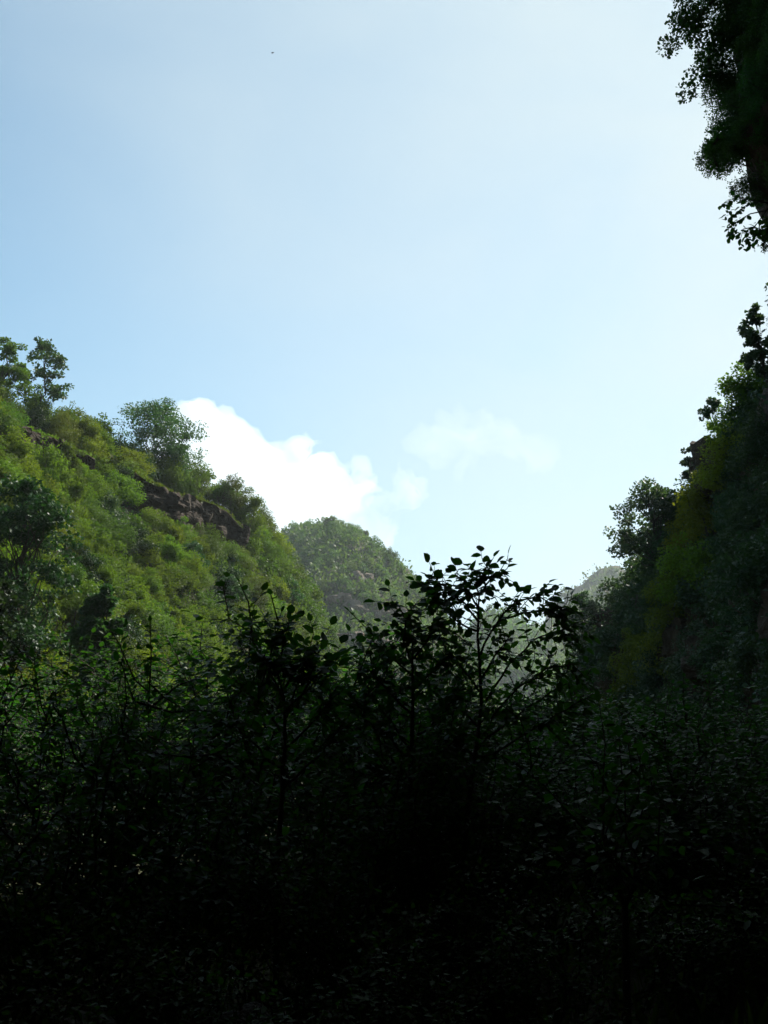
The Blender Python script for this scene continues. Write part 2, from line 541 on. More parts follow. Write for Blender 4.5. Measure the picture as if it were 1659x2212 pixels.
ground = tag(link("ground", raw_mesh("ground", GV, q, None, [M_GROUND], smooth=True)), kind="structure")
ground_bvh = BVHTree.FromPolygons([tuple(p) for p in GV], [tuple(f) for f in q.tolist()])


def gz(x, y):
    loc, _, _, _ = ground_bvh.ray_cast(Vector((x, y, 200)), Vector((0, 0, -1)))
    return 0.0 if loc is None else loc.z


# left hillside
LR = [(-420, 330, 52), (-220, 345, 60), (-60, 372, 70), (0, 398, 76), (60, 428, 82), (125, 460, 87), (185, 492, 93), (250, 540, 102),
      (285, 580, 110), (318, 628, 118), (338, 690, 124), (346, 735, 128)]
LR = [(a + float(np.interp(a, [180, 285, 346], [0, 14, 16])), b, d) for a, b, d in LR]
LF = [(-420, 0, 20), (-220, 0, 24), (-60, 0, 29), (0, 0, 33), (60, 0, 38), (125, 0, 45), (185, 0, 54), (250, 0, 68),
      (298, 0, 82), (332, 0, 98), (355, 0, 116), (363, 0, 127)]
LR = [(a, b + 9, d) for a, b, d in LR]
ridge = rowP(LR)
foot = np.array([[(a - W / 2) / F * d * 1.02, d, -0.8] for a, _, d in LF])
mid1 = ridge * .68 + foot * .32 + np.array([0, 0, 1.8])
mid2 = ridge * .35 + foot * .65 + np.array([0, 0, 1.2])
back = ridge + np.array([-14, 26, -12]); back2 = ridge + np.array([-40, 60, -36]); back2[:, 2] = -1.5
left_hill = Surf([back2, back, ridge, mid1, mid2, foot], [0, .2, .34, .58, .8, 1.], 150, 110, 1.5, .09, "left_hillside", M_SOIL, 1, .25)

# right mountain: steep, in its own shade
RR = [(1500, -420, 58), (1150, -230, 58), (960, -40, 57), (860, 140, 56), (800, 250, 56), (776, 322, 57), (752, 372, 60), (730, 425, 64), (705, 475, 68),
      (697, 505, 72), (665, 540, 77), (640, 565, 82), (612, 610, 88), (590, 640, 93), (592, 690, 98), (598, 735, 102)]
RF = [(1500, 0, 9), (1300, 0, 11), (1150, 0, 13), (1020, 0, 16), (930, 0, 19), (860, 0, 24), (800, 0, 31), (755, 0, 38), (715, 0, 46),
      (690, 0, 53), (660, 0, 62), (640, 0, 70), (615, 0, 80), (596, 0, 89), (593, 0, 97), (598, 0, 101.5)]
_sh = [40, 40, 40, 40, 40, 38, 34, 28, 22, 16, 12, 6, 0, -6, -6, -4]
RR = [(a + k, b + 6, d) for (a, b, d), k in zip(RR, _sh)]
rr = rowP(RR)
rf = np.array([[(a - W / 2) / F * d * 1.02, d, -0.8] for a, _, d in RF])
rm1 = rr * .72 + rf * .28 + np.array([-1.2, -1.0, 2.0])
rm2 = rr * .4 + rf * .6 + np.array([-1.8, -1.0, 1.5])
rb = CAM + (rr - CAM) * np.interp(np.arange(16), [0, 6, 15], [1.5, 1.4, 1.1])[:, None] - np.array([0, 0, 1.5]); rb2 = rb + np.array([45, 60, -30.]); rb2[:, 2] = -1.5  # unseen back ridge raised to throw shade on the lower left hillside
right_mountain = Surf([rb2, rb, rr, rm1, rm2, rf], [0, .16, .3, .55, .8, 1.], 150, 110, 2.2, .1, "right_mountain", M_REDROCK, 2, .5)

# rounded peak at the head of the valley
CR = [(150, 640, 340), (230, 590, 330), (275, 555, 320), (300, 541, 312), (325, 533, 306), (345, 535, 302), (365, 544, 298), (385, 556, 294), (405, 572, 290),
      (425, 594, 286), (450, 632, 280), (475, 685, 276), (500, 735, 272)]
cr = rowP(CR)
cf = np.array([[(a - W / 2) / F * d, d, -1.0] for a, d in
               [(120, 190), (200, 190), (240, 190), (275, 190), (310, 190), (340, 190), (370, 192), (395, 196), (420, 202), (445, 212), (470, 230), (490, 250), (505, 268)]])
cm1 = cr * .7 + cf * .3 + np.array([0, -4, 9.]) * np.sin(np.linspace(.2, 2.9, 13))[:, None]
cm2 = cr * .4 + cf * .6 + np.array([0, -2, 6.]) * np.sin(np.linspace(.2, 2.9, 13))[:, None]
cb = cr + np.array([4, 60, -22.]); cb2 = cr + np.array([8, 140, -60.]); cb2[:, 2] = -2
peak = Surf([cb2, cb, cr, cm1, cm2, cf], [0, .15, .3, .55, .8, 1.], 120, 90, 5.0, .03, "rounded_peak", M_SOIL, 3, .8)

# hazy ridges further up the valley
def far_ridge(name, pts, d, depth, seed, footd):
    a = np.array(pts, float)
    r = P(a[:, 0], a[:, 1], np.full(len(a), d) + np.linspace(0, depth, len(a)))
    f = r.copy(); f[:, 1] = footd; f[:, 0] *= footd / d; f[:, 2] = -1.5
    m = r * .55 + f * .45 + np.array([0, 0, (r[:, 2].max()) * .06])
    b = r + np.array([0, 160., 0]); b[:, 2] = -2
    return Surf([b, r, m, f], [0, .25, .62, 1.], 110, 60, 9.0, .014, name, M_SOIL, seed, 2.0)


ridge_right = far_ridge("far_ridge", [(480, 735), (520, 690), (545, 640), (556, 612), (570, 600), (585, 588), (598, 576), (612, 571), (625, 577), (650, 585), (700, 600), (760, 640)], 620, 60, 4, 420)
ridge_mid = far_ridge("far_ridge.001", [(420, 700), (440, 672), (458, 650), (470, 634), (484, 616), (494, 612), (506, 618), (520, 622), (540, 640), (555, 648), (575, 660), (600, 680), (640, 730)], 470, 30, 5, 330)

# ------------------------------------------------------------------ air
rng = np.random.default_rng(106)
hx, hy, ht = (-1700, 1700), (-1000, 2000), 260.0
hv = [(x, y, z) for z in (-6.0, ht) for y in hy for x in hx]
hq = [(0, 2, 3, 1), (4, 5, 7, 6), (0, 1, 5, 4), (2, 6, 7, 3), (0, 4, 6, 2), (1, 3, 7, 5)]
haze = link("haze", raw_mesh("haze", hv, hq, None, [volume_mat("haze", (0.84, 0.94, 1.0), HAZE_DENSITY, 0.35)]))
tag(haze, kind="stuff")

# ------------------------------------------------------------------ clouds (outside the haze)
rng = np.random.default_rng(107)
def cloud(name, label, blobs, dist, density, seed, voxel, amp, scale, aniso=0.15, depth=1.0):
    import bmesh
    bm = bmesh.new()
    for px, py, r in blobs:
        dd = dist + rng.uniform(-.3, .3) * r * dist / F * depth
        c = P(px, py, dd)
        rad = r * dist / F
        ret = bmesh.ops.create_icosphere(bm, subdivisions=3, radius=rad)
        bmesh.ops.translate(bm, verts=ret["verts"], vec=Vector(c))
    me = bpy.data.meshes.new(name); bm.to_mesh(me); bm.free()
    tmp = bpy.data.objects.new("tmp", me); COL.objects.link(tmp)
    md = tmp.modifiers.new("r", 'REMESH'); md.mode = 'VOXEL'; md.voxel_size = voxel
    me2 = bpy.data.meshes.new_from_object(tmp.evaluated_get(bpy.context.evaluated_depsgraph_get()))
    bpy.data.objects.remove(tmp)
    n = len(me2.vertices)
    co = np.empty(n * 3); me2.vertices.foreach_get("co", co); co = co.reshape(-1, 3)
    no = np.empty(n * 3); me2.vertices.foreach_get("normal", no); no = no.reshape(-1, 3)
    d = np.array([abs(mnoise.noise(Vector(p) * scale + Vector((seed, 0, 0)))) * 1.0 + .5 * abs(mnoise.noise(Vector(p) * scale * 2.3)) + .25 * abs(mnoise.noise(Vector(p) * scale * 5.1)) - .5 for p in co])
    co += no * (d * amp)[:, None]
    me2.vertices.foreach_set("co", co.ravel()); me2.update()
    me2.materials.clear(); me2.materials.append(volume_mat(name, (1, 1, 1), density, aniso))
    o = link(name, me2)
    return tag(o, label, "cloud")


CD = 3000.0
cloud("cloud", "dense bright white cumulus cloud rising behind the left ridge and the rounded peak",
      [(168, 442, 20), (186, 432, 26), (170, 455, 34), (206, 426, 26), (222, 438, 32), (246, 446, 30), (270, 456, 28), (292, 452, 22), (308, 452, 20), (200, 480, 40), (240, 490, 44),
       (280, 490, 42), (316, 486, 32), (334, 466, 15), (352, 470, 18), (366, 478, 15), (346, 492, 26), (374, 492, 15), (350, 455, 6), (322, 440, 9), (262, 424, 8), (300, 520, 40), (260, 535, 45), (330, 520, 26)],
      CD, 0.0085, 3, 20.0, 130.0, 1 / 180.0)
cloud("cloud.001", "thin pale veil of cloud trailing right of the bright cumulus",
      [(395, 488, 14), (404, 470, 9), (412, 478, 12), (424, 486, 9), (404, 462, 6), (390, 505, 20), (360, 515, 26), (420, 500, 18), (350, 535, 30), (320, 545, 34), (385, 530, 24)],
      CD * 1.05, 0.004, 9, 26.0, 140.0, 1 / 150.0)
cloud("cloud.002", "faint wispy cloud smudge in the sky above the gap in the valley",
      [(440, 440, 26), (465, 428, 24), (490, 425, 28), (470, 450, 26), (510, 440, 26), (530, 455, 22), (455, 465, 20)],
      CD * 1.1, 0.0011, 15, 30.0, 160.0, 1 / 170.0)

# ------------------------------------------------------------------ left hillside: ledge of bare rock
rng = np.random.default_rng(108)
def rock_block(sx, sy, sz, seed, mat, rough=.24):
    import bmesh
    bm = bmesh.new()
    bmesh.ops.create_cube(bm, size=1)
    bmesh.ops.subdivide_edges(bm, edges=bm.edges[:], cuts=2, use_grid_fill=True)
    for v in bm.verts:
        n = mnoise.noise_vector(v.co * 1.7 + Vector((seed * 3.1, seed, 0)))
        v.co += Vector(n) * rough + Vector(mnoise.noise_vector(v.co * 4.3 + Vector((seed, 0, 5)))) * rough * .5
        v.co *= 1 - .55 * max(0, v.co.length - .55)
        v.co.x *= sx; v.co.y *= sy; v.co.z *= sz
    me = bpy.data.meshes.new("rock_block"); bm.to_mesh(me); bm.free()
    me.materials.append(mat)
    return me


BLOCKS = [rock_block(1.2, 1.0, .8, 1, M_ROCK), rock_block(.9, 1.0, 1.1, 2, M_ROCK), rock_block(1.6, 1.0, .6, 3, M_ROCK), rock_block(.7, .9, 1.4, 4, M_ROCK)]
PBLOCKS = [rock_block(1.3, 1.0, .8, 5, M_PALE_ROCK), rock_block(.9, 1.0, 1.3, 6, M_PALE_ROCK), rock_block(1.8, 1.0, .7, 7, M_PALE_ROCK)]
RBLOCKS = [rock_block(1.2, 1.0, 1.0, 8, M_REDROCK), rock_block(1.7, 1.0, .8, 9, M_REDROCK), rock_block(.9, 1.0, 1.6, 10, M_REDROCK)]


CLEAR = []


def is_clear(surf, q, below=3):
    px, py, z = project(q)
    for sf, a, h in CLEAR:
        if sf is surf and a[0, 0] - 5 < px < a[-1, 0] + 5:
            y = np.interp(px, a[:, 0], a[:, 1])
            if 2 < py - y < h * 1.05 + below: return False
    return True


def outcrop(name, label, surf, pts, hpx, blocks, n, size, out=0.4, lip=True, group=None):
    """A band of bare rock along picture points on a surface: a rough bank mesh, separate blocks proud of it, a turf lip above."""
    pts = [D(*p) for p in pts]
    CLEAR.append((surf, np.array(pts), hpx))
    w = []
    for px, py in pts:
        h = surf.hit(px, py + hpx)                          # foot of the face; its top stands straight above
        if h is not None: w.append(P(px, py, h[1]))
    w = np.array(w)
    if len(w) < 2: return None
    seg = np.linalg.norm(np.diff(w, axis=0), axis=1); uc = np.concatenate([[0], np.cumsum(seg)])
    nu, nv = max(12, int(uc[-1] / (size * .22))), 22
    u = np.linspace(0, uc[-1], nu)
    top = np.stack([np.interp(u, uc, w[:, i]) for i in range(3)], -1)
    hh = hpx * np.linalg.norm(w.mean(0) - CAM) / F
    toC = norm(CAM - top); toC[:, 2] = 0; toC = norm(toC)
    t = thing(name, label, "cliff", tuple(top.mean(0)), group)
    o0 = top.mean(0)
    G = np.empty((nv, nu, 3))
    for k in range(nv):
        f = (k - 1) / (nv - 2) if k else 0.
        prof = .6 * out * float(np.interp(f, [0, .12, .2, .45, .8, 1.], [1.3, 1.3, .55, .5, .75, .1]))
        G[k] = top + toC * prof - np.array([0, 0, hh * f])
        if k == 0: G[k] = top - toC * (hh * 1.5 + 1) + np.array([0, 0, hh * .1])
    fl = G.reshape(-1, 3)
    d = np.array([fbm(p * np.array([1, 1, 2.2]), .6 / size, 4) for p in fl])
    fl = fl + np.repeat(toC[None], nv, 0).reshape(-1, 3) * (d * size * .8)[:, None]
    i, j = np.meshgrid(np.arange(nv - 1), np.arange(nu - 1), indexing='ij')
    q = np.stack([i * nu + j, (i + 1) * nu + j, (i + 1) * nu + j + 1, i * nu + j + 1], -1).reshape(-1, 4)
    link("rock_face", raw_mesh("rock_face", fl - o0, q, None, [blocks[0].materials[0]]), t)
    for k in range(n):
        f = rng.random(); x = rng.integers(nu)
        p = top[x] + toC[x] * out * rng.uniform(.2, .6) - np.array([0, 0, hh * (.1 + .85 * f)])
        b = link("rock_block", blocks[k % len(blocks)], t, tuple(p - o0), (rng.normal(0, .12), rng.normal(0, .12), rng.uniform(0, 6.3)))
        s = size * rng.uniform(.45, 1.0); b.scale = (s, s, s)
    if lip:
        g = Geo()
        m = int(uc[-1] * 90)
        xi = rng.integers(0, nu - 1, m); fr = rng.random(m)[:, None]
        p = top[xi] * (1 - fr) + top[xi + 1] * fr + toC[xi] * (out * rng.uniform(-.4, .8, m))[:, None] + np.array([0, 0, .12])
        ax = norm(toC[xi] * .7 + rand_dirs(m) * .5 + np.array([0, 0, .1]) * rng.normal(0, 3, (m, 1)))
        far_leaves(g, p - o0, ax, np.tile([0, 0, 1.], (m, 1)) + rand_dirs(m) * .3, rng.uniform(.18, .42, m), .2)
        tag(link("turf_lip", g.mesh("turf_lip", [M_GRASS]), t), kind="stuff")
    return t


outcrop("rock_ledge", "long brown rock ledge under an overhanging turf lip near the left ridge", left_hill,
        [(290, 1030), (330, 1052), (380, 1078), (440, 1090), (490, 1112), (525, 1150)], 28, BLOCKS, 28, 1.4, 1.5)
outcrop("rock_ledge", "short broken earth and rock step high on the left hillside under the ridge shrubs", left_hill,
        [(20, 928), (70, 940), (120, 958), (170, 985), (205, 1000)], 20, BLOCKS, 20, 1.2, 1.1)
outcrop("rock_outcrop", "small pale rock patch among dark shrubs at the left edge of the hillside", left_hill,
        [(0, 1185), (25, 1200), (45, 1215)], 9, BLOCKS, 8, .7, .5, False)
outcrop("rock_outcrop", "pale rock knob high on the rounded peak", peak, [(768, 1240), (800, 1245)], 7, PBLOCKS, 16, 1.9, 1.2, False, None)
outcrop("rock_outcrop", "broken pale rock bands low on the rounded peak", peak, [(715, 1290), (745, 1288), (775, 1310), (790, 1318)], 6, PBLOCKS, 26, 1.8, 1.2, False, None)
outcrop("rock_outcrop", "tan rock wall on the right flank of the rounded peak", peak, [(815, 1318), (850, 1310), (880, 1318)], 9, PBLOCKS, 24, 2.0, 1.4, False, None)
outcrop("rock_outcrop", "wide brown cliff at the foot of the rounded peak above the dark shrubs", peak, [(700, 1372), (750, 1370), (800, 1380), (850, 1385)], 10, PBLOCKS, 24, 2.2, 1.4, False, None)
outcrop("rock_outcrop", "reddish bare rock corner beside an overhanging shrub on the right mountain skyline", right_mountain, [(1522, 975), (1545, 985), (1570, 985)], 34, RBLOCKS, 16, 1.6, 1.1, False)
outcrop("rock_outcrop", "dark reddish rock wall low on the right mountain behind the shrubs", right_mountain, [(1450, 1400), (1490, 1380), (1540, 1400), (1600, 1420)], 16, RBLOCKS, 30, 1.8, .9, False)

# ------------------------------------------------------------------ hillside shrubs
rng = np.random.default_rng(109)
SHRUBS = [make_bush("shrub", 2.4, 3.2, 6500, .115, M_SCRUB, 30), make_bush("shrub", 2.0, 3.4, 6000, .12, M_SCRUB_B, 28),
          make_bush("shrub", 2.9, 2.8, 6500, .115, M_SCRUB, 32, wild=.5), make_bush("shrub", 1.7, 2.6, 4800, .10, M_SCRUB_DRY, 24, wild=.4),
          make_bush("shrub", 2.5, 3.6, 7000, .12, M_SCRUB_B, 34, wild=.4), make_bush("shrub", 3.0, 3.0, 6000, .10, M_SCRUB_DRY, 30, wild=.6)]
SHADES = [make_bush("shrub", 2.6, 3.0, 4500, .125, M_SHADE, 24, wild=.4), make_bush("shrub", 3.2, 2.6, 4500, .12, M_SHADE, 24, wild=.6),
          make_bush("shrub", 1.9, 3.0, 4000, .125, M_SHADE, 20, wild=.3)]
FARS = [make_bush("shrub", 5.0, 6.5, 2200, .42, M_FAR, 20, wild=.4), make_bush("shrub", 6.5, 6.0, 2200, .4, M_FAR, 22, wild=.5),
        make_bush("shrub", 4.0, 7.0, 2000, .4, M_FAR, 18, wild=.3)]


def scatter(meshes, looks, pos, name, cat, group, s0, s1, limit, zone, mass_name, keep_frac=.5, grow=1.3, sink=.15, wts=None):
    """The `limit` plants that show largest become single objects; the others join one mass of the same kind of plants."""
    k = rng.choice(len(meshes), len(pos), p=wts)
    sc = rng.uniform(s0, s1, len(pos))
    order = np.argsort(-(sc / np.linalg.norm(pos - CAM, axis=1)))
    g = Geo(); mats = []
    for rank, i in enumerate(order):
        p, s, me = pos[i], sc[i], meshes[k[i]]
        loc = (p[0], p[1], p[2] - sink * s)
        rot = (rng.normal(0, .1), rng.normal(0, .1), rng.uniform(0, 6.28))
        scl = (s * rng.uniform(.9, 1.15), s * rng.uniform(.9, 1.15), s * rng.uniform(.85, 1.15))
        if rank < limit:
            o = link(name, me, None, loc, rot, scl)
            lab = looks[k[i]] + " " + zone(*project(p)[:2])
            tag(o, lab, cat, group + ", " + zone(*project(p)[:2]))
            continue
        V = np.empty(len(me.vertices) * 3, np.float32); me.vertices.foreach_get("co", V)
        va = np.empty(len(me.vertices), np.float32); me.attributes["vary"].data.foreach_get("value", va)
        nl = LEAVES[me.name]
        V = V.reshape(-1, 3)[:nl * 4].reshape(nl, 4, 3); va = va[:nl * 4].reshape(nl, 4)
        m = rng.random(nl) < keep_frac
        V, va = V[m], va[m]
        V = V[:, :1] + (V - V[:, :1]) * grow
        c_, s_ = math.cos(rot[2]), math.sin(rot[2])
        V = V * np.array(scl); V = np.stack([V[..., 0] * c_ - V[..., 1] * s_, V[..., 0] * s_ + V[..., 1] * c_, V[..., 2]], -1) + np.array(loc)
        mt = me.materials[0]
        if mt not in mats: mats.append(mt)
        g.add(V.reshape(-1, 3), np.arange(len(V) * 4).reshape(-1, 4), None, np.clip(va.ravel() * .6 + .4 * rng.random(), 0, 1), mats.index(mt))
    if g.n: tag(link(mass_name, g.mesh(mass_name, mats)), kind="stuff")


def spaced(surf, n, dmin, keep=None, **kw):
    p, nn = surf.sample(n * 6, **kw)
    out = []
    for q in p:
        if keep is not None and not keep(q): continue
        if all((q[0] - o[0]) ** 2 + (q[1] - o[1]) ** 2 + (q[2] - o[2]) ** 2 > dmin * dmin for o in out):
            out.append(q)
            if len(out) >= n: break
    return np.array(out)


def in_view_left(q):
    px, py, z = project(q)
    if not (-60 < px < 400): return False
    return is_clear(left_hill, q, 15)


pts = spaced(left_hill, 600, 1.4, in_view_left, v0=.33, v1=.97)


SHRUBS.append(make_bush('shrub', 2.3, 3.0, 5500, .11, M_PAINTED_SHADE, 28, wild=.4))  # darkened leaf colour adds shade pockets to the scrub


def zone_left(px, py):
    ridge_y = np.interp(px, [0, 46, 125, 185, 250, 315, 335], [385, 405, 445, 478, 530, 590, 650])
    if py < ridge_y + 26: return "on the left ridge skyline" + (" near the picture edge" if px < 60 else " around the round tree" if px < 190 else " above the rock ledge" if px < 262 else " beside the rounded peak")
    if py < ridge_y + 75: return "just under the left ridge" + (" by the broken earth step" if px < 110 else " beside the rock ledge" if px < 250 else " near the rounded peak")
    if py < ridge_y + 140: return "halfway down the left hillside" + (" near the picture edge" if px < 80 else " under the rock ledge" if px < 220 else " near the rounded peak")
    return "low on the left hillside" + (" among the dark trees" if px < 130 else " behind the silhouetted sapling")


scatter(SHRUBS, ["rounded yellow-green shrub", "broad green shrub", "upright yellow-green shrub", "low olive shrub", "spreading green shrub", "loose olive shrub", "shade-darkened green shrub"],
        pts, "shrub", "shrub", "shrubs of the left hillside", .5, 1.02, 220, zone_left, "scrub", .2, 1.8, wts=[.27, .17, .2, .06, .14, .05, .11]) #=[.24, .2, .2, .1, .16, .1])

# small trees standing out of the scrub
PROTO = []
for h_, w_, n_, m_ in ((4.2, 3.6, 5500, M_TREE), (5.0, 3.2, 5000, M_SCRUB_B), (3.6, 3.8, 5000, M_SCRUB)):
    tg_, cg_ = tree_parts(h_, w_, n_, .16, 26, base=.2, trunk_r=.09)
    PROTO.append((tg_.mesh("trunk", [M_BARK]), cg_.mesh("crown", [m_])))
for i_, q_ in enumerate(spaced(left_hill, 16, 6.0, lambda q: in_view_left(q) and project(q)[1] > 470, v0=.42, v1=.92)):
    t = thing("small_tree", ["dark green", "grey-green", "yellow-green"][i_ % 3] + " small tree " + zone_left(*project(q_)[:2]), "tree", tuple(q_ - np.array([0, 0, .2])), "small trees of the left hillside")
    t.rotation_euler = (0, 0, i_ * 2.1); s_ = rng.uniform(.5, .8); t.scale = (s_, s_, s_)
    link("trunk", PROTO[i_ % 3][0], t); link("crown", PROTO[i_ % 3][1], t)

# low growth between the shrubs
def ground_cover(name, surf, n, L, mat, up=.6, keep=None, **kw):
    p, nn = surf.sample(n, **kw)
    if keep is not None:
        m = np.array([keep(q) for q in p]); p, nn = p[m], nn[m]
    g = Geo()
    k = len(p)
    h = rng.random(k)[:, None] ** 2
    ax = norm(rand_dirs(k) * .8 + nn * up + np.array([0, 0, .4]))
    far_leaves(g, p + nn * h * L * 2.5, ax, norm(nn + rand_dirs(k) * .7), L * rng.uniform(.6, 1.5, k), .35)
    return tag(link(name, g.mesh(name, [mat])), kind="stuff")


def in_frame(q):
    px, py, z = project(q)
    return -150 < px < 920 and -60 < py < 1100


def cover_keep(q):
    px, py, z = project(q)
    return -150 < px < 500 and is_clear(left_hill, q)


ground_cover("undergrowth", left_hill, 45000, .18, M_TREE, keep=cover_keep, v0=.28, v1=1.)  # darker leaf green paints the shade between the shrubs
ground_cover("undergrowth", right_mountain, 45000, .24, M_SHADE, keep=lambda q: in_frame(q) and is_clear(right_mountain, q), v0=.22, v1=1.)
ground_cover("undergrowth", peak, 50000, .8, M_FAR, keep=lambda q: in_frame(q) and is_clear(peak, q), v0=.25, v1=.95)
ground_cover("undergrowth", ridge_mid, 30000, 1.6, M_FAR, v0=.2, v1=1.)
ground_cover("undergrowth", ridge_right, 30000, 1.8, M_FAR, v0=.2, v1=1.)

# right mountain shrubs


def zone_right(px, py):
    sky = np.interp(px, [590, 620, 650, 690, 722, 743, 768], [600, 560, 530, 475, 405, 355, 300])
    if py < sky + 30: return "on the right mountain skyline" + (" low at its tip" if px < 640 else " beside the reddish rock" if px < 710 else " near the picture edge")
    if py < 600: return "on the upper right mountain face" + (" left of the yellow-green bushes" if px < 690 else " near the picture edge")
    return "low on the right mountain face" + (" behind the thicket" if px < 660 else " around the bare rock wall")


pts = spaced(right_mountain, 340, 1.6, lambda q: in_frame(q) and is_clear(right_mountain, q), v0=.27, v1=.98)
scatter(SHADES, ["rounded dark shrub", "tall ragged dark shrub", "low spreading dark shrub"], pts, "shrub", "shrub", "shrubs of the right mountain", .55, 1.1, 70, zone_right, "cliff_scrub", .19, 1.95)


def zone_peak(px, py):
    return ("near the summit of the rounded peak" if py < 565 else "across the middle of the rounded peak" if py < 610 else "at the foot of the rounded peak") + (" on its left side" if px < 330 else " on its right side")


pts = spaced(peak, 750, 2.3, lambda q: in_frame(q) and project(q)[0] < 520 and is_clear(peak, q), v0=.27, v1=.9)
scatter(FARS, ["broad hazy shrub", "round hazy shrub", "low hazy shrub"], pts, "shrub", "shrub", "shrubs of the rounded peak", .25, .58, 45, zone_peak, "woodland", .2, 1.85)
pts = spaced(peak, 22, 9.0, lambda q: in_frame(q) and project(q)[0] < 520, v0=.28, v1=.75)
scatter(FARS, ['broad crowned hazy tree', 'round hazy tree', 'low hazy tree'], pts, 'tree', 'tree', 'trees of the rounded peak', .42, .75, 30, zone_peak, 'woodland')
pts = spaced(ridge_right, 130, 8.0, in_frame, v0=.2, v1=.85)
scatter(FARS, [""] * 3, pts, "tree", "tree", "", .9, 1.7, 0, None, "woodland", .25, 1.9)
pts = spaced(ridge_mid, 130, 7.0, in_frame, v0=.2, v1=.85)
scatter(FARS, [""] * 3, pts, "tree", "tree", "", .8, 1.5, 0, None, "woodland", .25, 1.9)

SUNLIT_BUSHES = [make_bush('bush', 2.4, 2.8, 6000, .11, M_SUNLIT_YELLOW, 28, wild=.5), make_bush('bush', 2.8, 2.6, 6000, .11, M_SUNLIT_YELLOW, 28, wild=.4)]
# bushes coloured paler to stand for patches of sunlight on the shaded face
for k_, (dx, dy, s, lab) in enumerate([(1545, 1120, 1.5, "bush coloured sunlit yellow-green under the drooping tree on the right mountain"), (1500, 1175, 1.2, "yellow-green bush below the brightest bush on the right mountain"),
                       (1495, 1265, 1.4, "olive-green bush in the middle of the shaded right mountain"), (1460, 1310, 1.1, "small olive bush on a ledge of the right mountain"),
                       (1440, 1425, 1.2, "bush coloured sunlit yellow-green on the spur low on the right mountain"), (1395, 1450, 1.5, "large bush coloured sunlit yellow-green at the tip of the low right spur"),
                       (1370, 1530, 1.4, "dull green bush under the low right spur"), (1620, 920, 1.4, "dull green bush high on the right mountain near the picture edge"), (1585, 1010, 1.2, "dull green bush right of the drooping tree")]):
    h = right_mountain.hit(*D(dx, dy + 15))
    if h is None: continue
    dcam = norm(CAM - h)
    o = link("bush", SUNLIT_BUSHES[k_ % 2] if 'yellow' in lab else SHRUBS[(0, 2)[k_ % 2]], None, tuple(h + dcam * .7 - np.array([0, 0, .5])), (0, 0, k_ * 1.1), (s, s, s * .95)); tag(o, lab, "bush")

# ------------------------------------------------------------------ single trees on the skylines
rng = np.random.default_rng(110)
def skyline_tree(surf, name, label, dx, dy_base, dy_top, w_d, n, L, clumps, mat, **kw):
    """A tree placed where picture column dx meets the surface near dy_base; its top reaches dy_top."""
    px, py = D(dx, dy_base)
    h = None
    for k in range(60):
        h = surf.hit(px, py + k * 1.5)
        if h is not None: break
    d = h[1]
    top = P(px, D(dx, dy_top)[1], d)
    hh = top[2] - h[2]
    ww = w_d * 768 / 1659 * np.linalg.norm(h - CAM) / F
    return make_tree(name, label, "tree", tuple(h), hh, ww, n, L, clumps, mat, **kw)


skyline_tree(left_hill, "tree", "round dense dark green tree standing alone on the left ridge against the white cloud", 325, 985, 882, 205, 14000, .18, 60, M_TREE, base=.08, trunk_r=.13, lean=(.06, 0))
skyline_tree(left_hill, "tree", "small leaning tree right below the round tree on the left ridge", 375, 1000, 930, 60, 2200, .19, 14, M_TREE, base=.2, trunk_r=.07, lean=(.2, 0))
skyline_tree(left_hill, "tree", "open airy tree with dark leaf tufts on the left ridge", 82, 838, 745, 95, 2600, .24, 22, M_TREE, base=.15, trunk_r=.09, lean=(.06, 0))
skyline_tree(left_hill, "tree", "tree with a rounded top cut off by the left edge of the picture", 5, 830, 728, 95, 5000, .19, 26, M_SCRUB_B, base=.2, trunk_r=.1)
skyline_tree(left_hill, "tree", "pale light green tree growing at the upper end of the rock ledge", 450, 1085, 1015, 46, 1500, .17, 14, M_SCRUB_B, base=.15, trunk_r=.06)
skyline_tree(left_hill, "tree", "thin sparse tree against the cloud just right of the pale green tree", 510, 1110, 1038, 44, 1000, .16, 12, M_SCRUB_B, base=.2, trunk_r=.05)
skyline_tree(left_hill, "tree", "spindly brownish tree at the lower end of the left ridge beside the rounded peak", 575, 1180, 1120, 42, 1000, .16, 11, M_SCRUB_DRY, base=.2, trunk_r=.05)
skyline_tree(right_mountain, "tree", "large spreading tree leaning left off the right mountain skyline", 1432, 1235, 1055, 180, 9000, .2, 46, M_SHADE, base=.1, trunk_r=.16, lean=(-.12, 0))
skyline_tree(right_mountain, "tree", "drooping shrubby tree overhanging the bare reddish rock corner", 1520, 1045, 965, 62, 2200, .18, 14, M_SHADE, base=.05, trunk_r=.08, lean=(-.15, 0))
skyline_tree(right_mountain, "tree", "small tree high on the right skyline at the picture edge", 1658, 745, 665, 75, 3200, .17, 26, M_SHADE, base=.1, trunk_r=.06, lean=(-.1, 0))
skyline_tree(right_mountain, "tree", "bushy tree at the low left tip of the right mountain", 1270, 1400, 1285, 90, 3800, .2, 22, M_SHADE, base=.1, trunk_r=.1, lean=(-.1, 0))
skyline_tree(right_mountain, "tree", "narrow tree on the right skyline above the drooping shrubby tree", 1560, 940, 855, 50, 1800, .17, 13, M_SHADE, base=.1, trunk_r=.06, lean=(-.15, 0))
skyline_tree(peak, "tree", "flat topped tree on the summit of the rounded peak", 715, 1150, 1118, 42, 900, .5, 9, M_FAR, base=.4, trunk_r=.25)
skyline_tree(peak, "tree", "small round tree on the right shoulder of the rounded peak", 790, 1175, 1150, 26, 600, .5, 7, M_FAR, base=.25, trunk_r=.2)

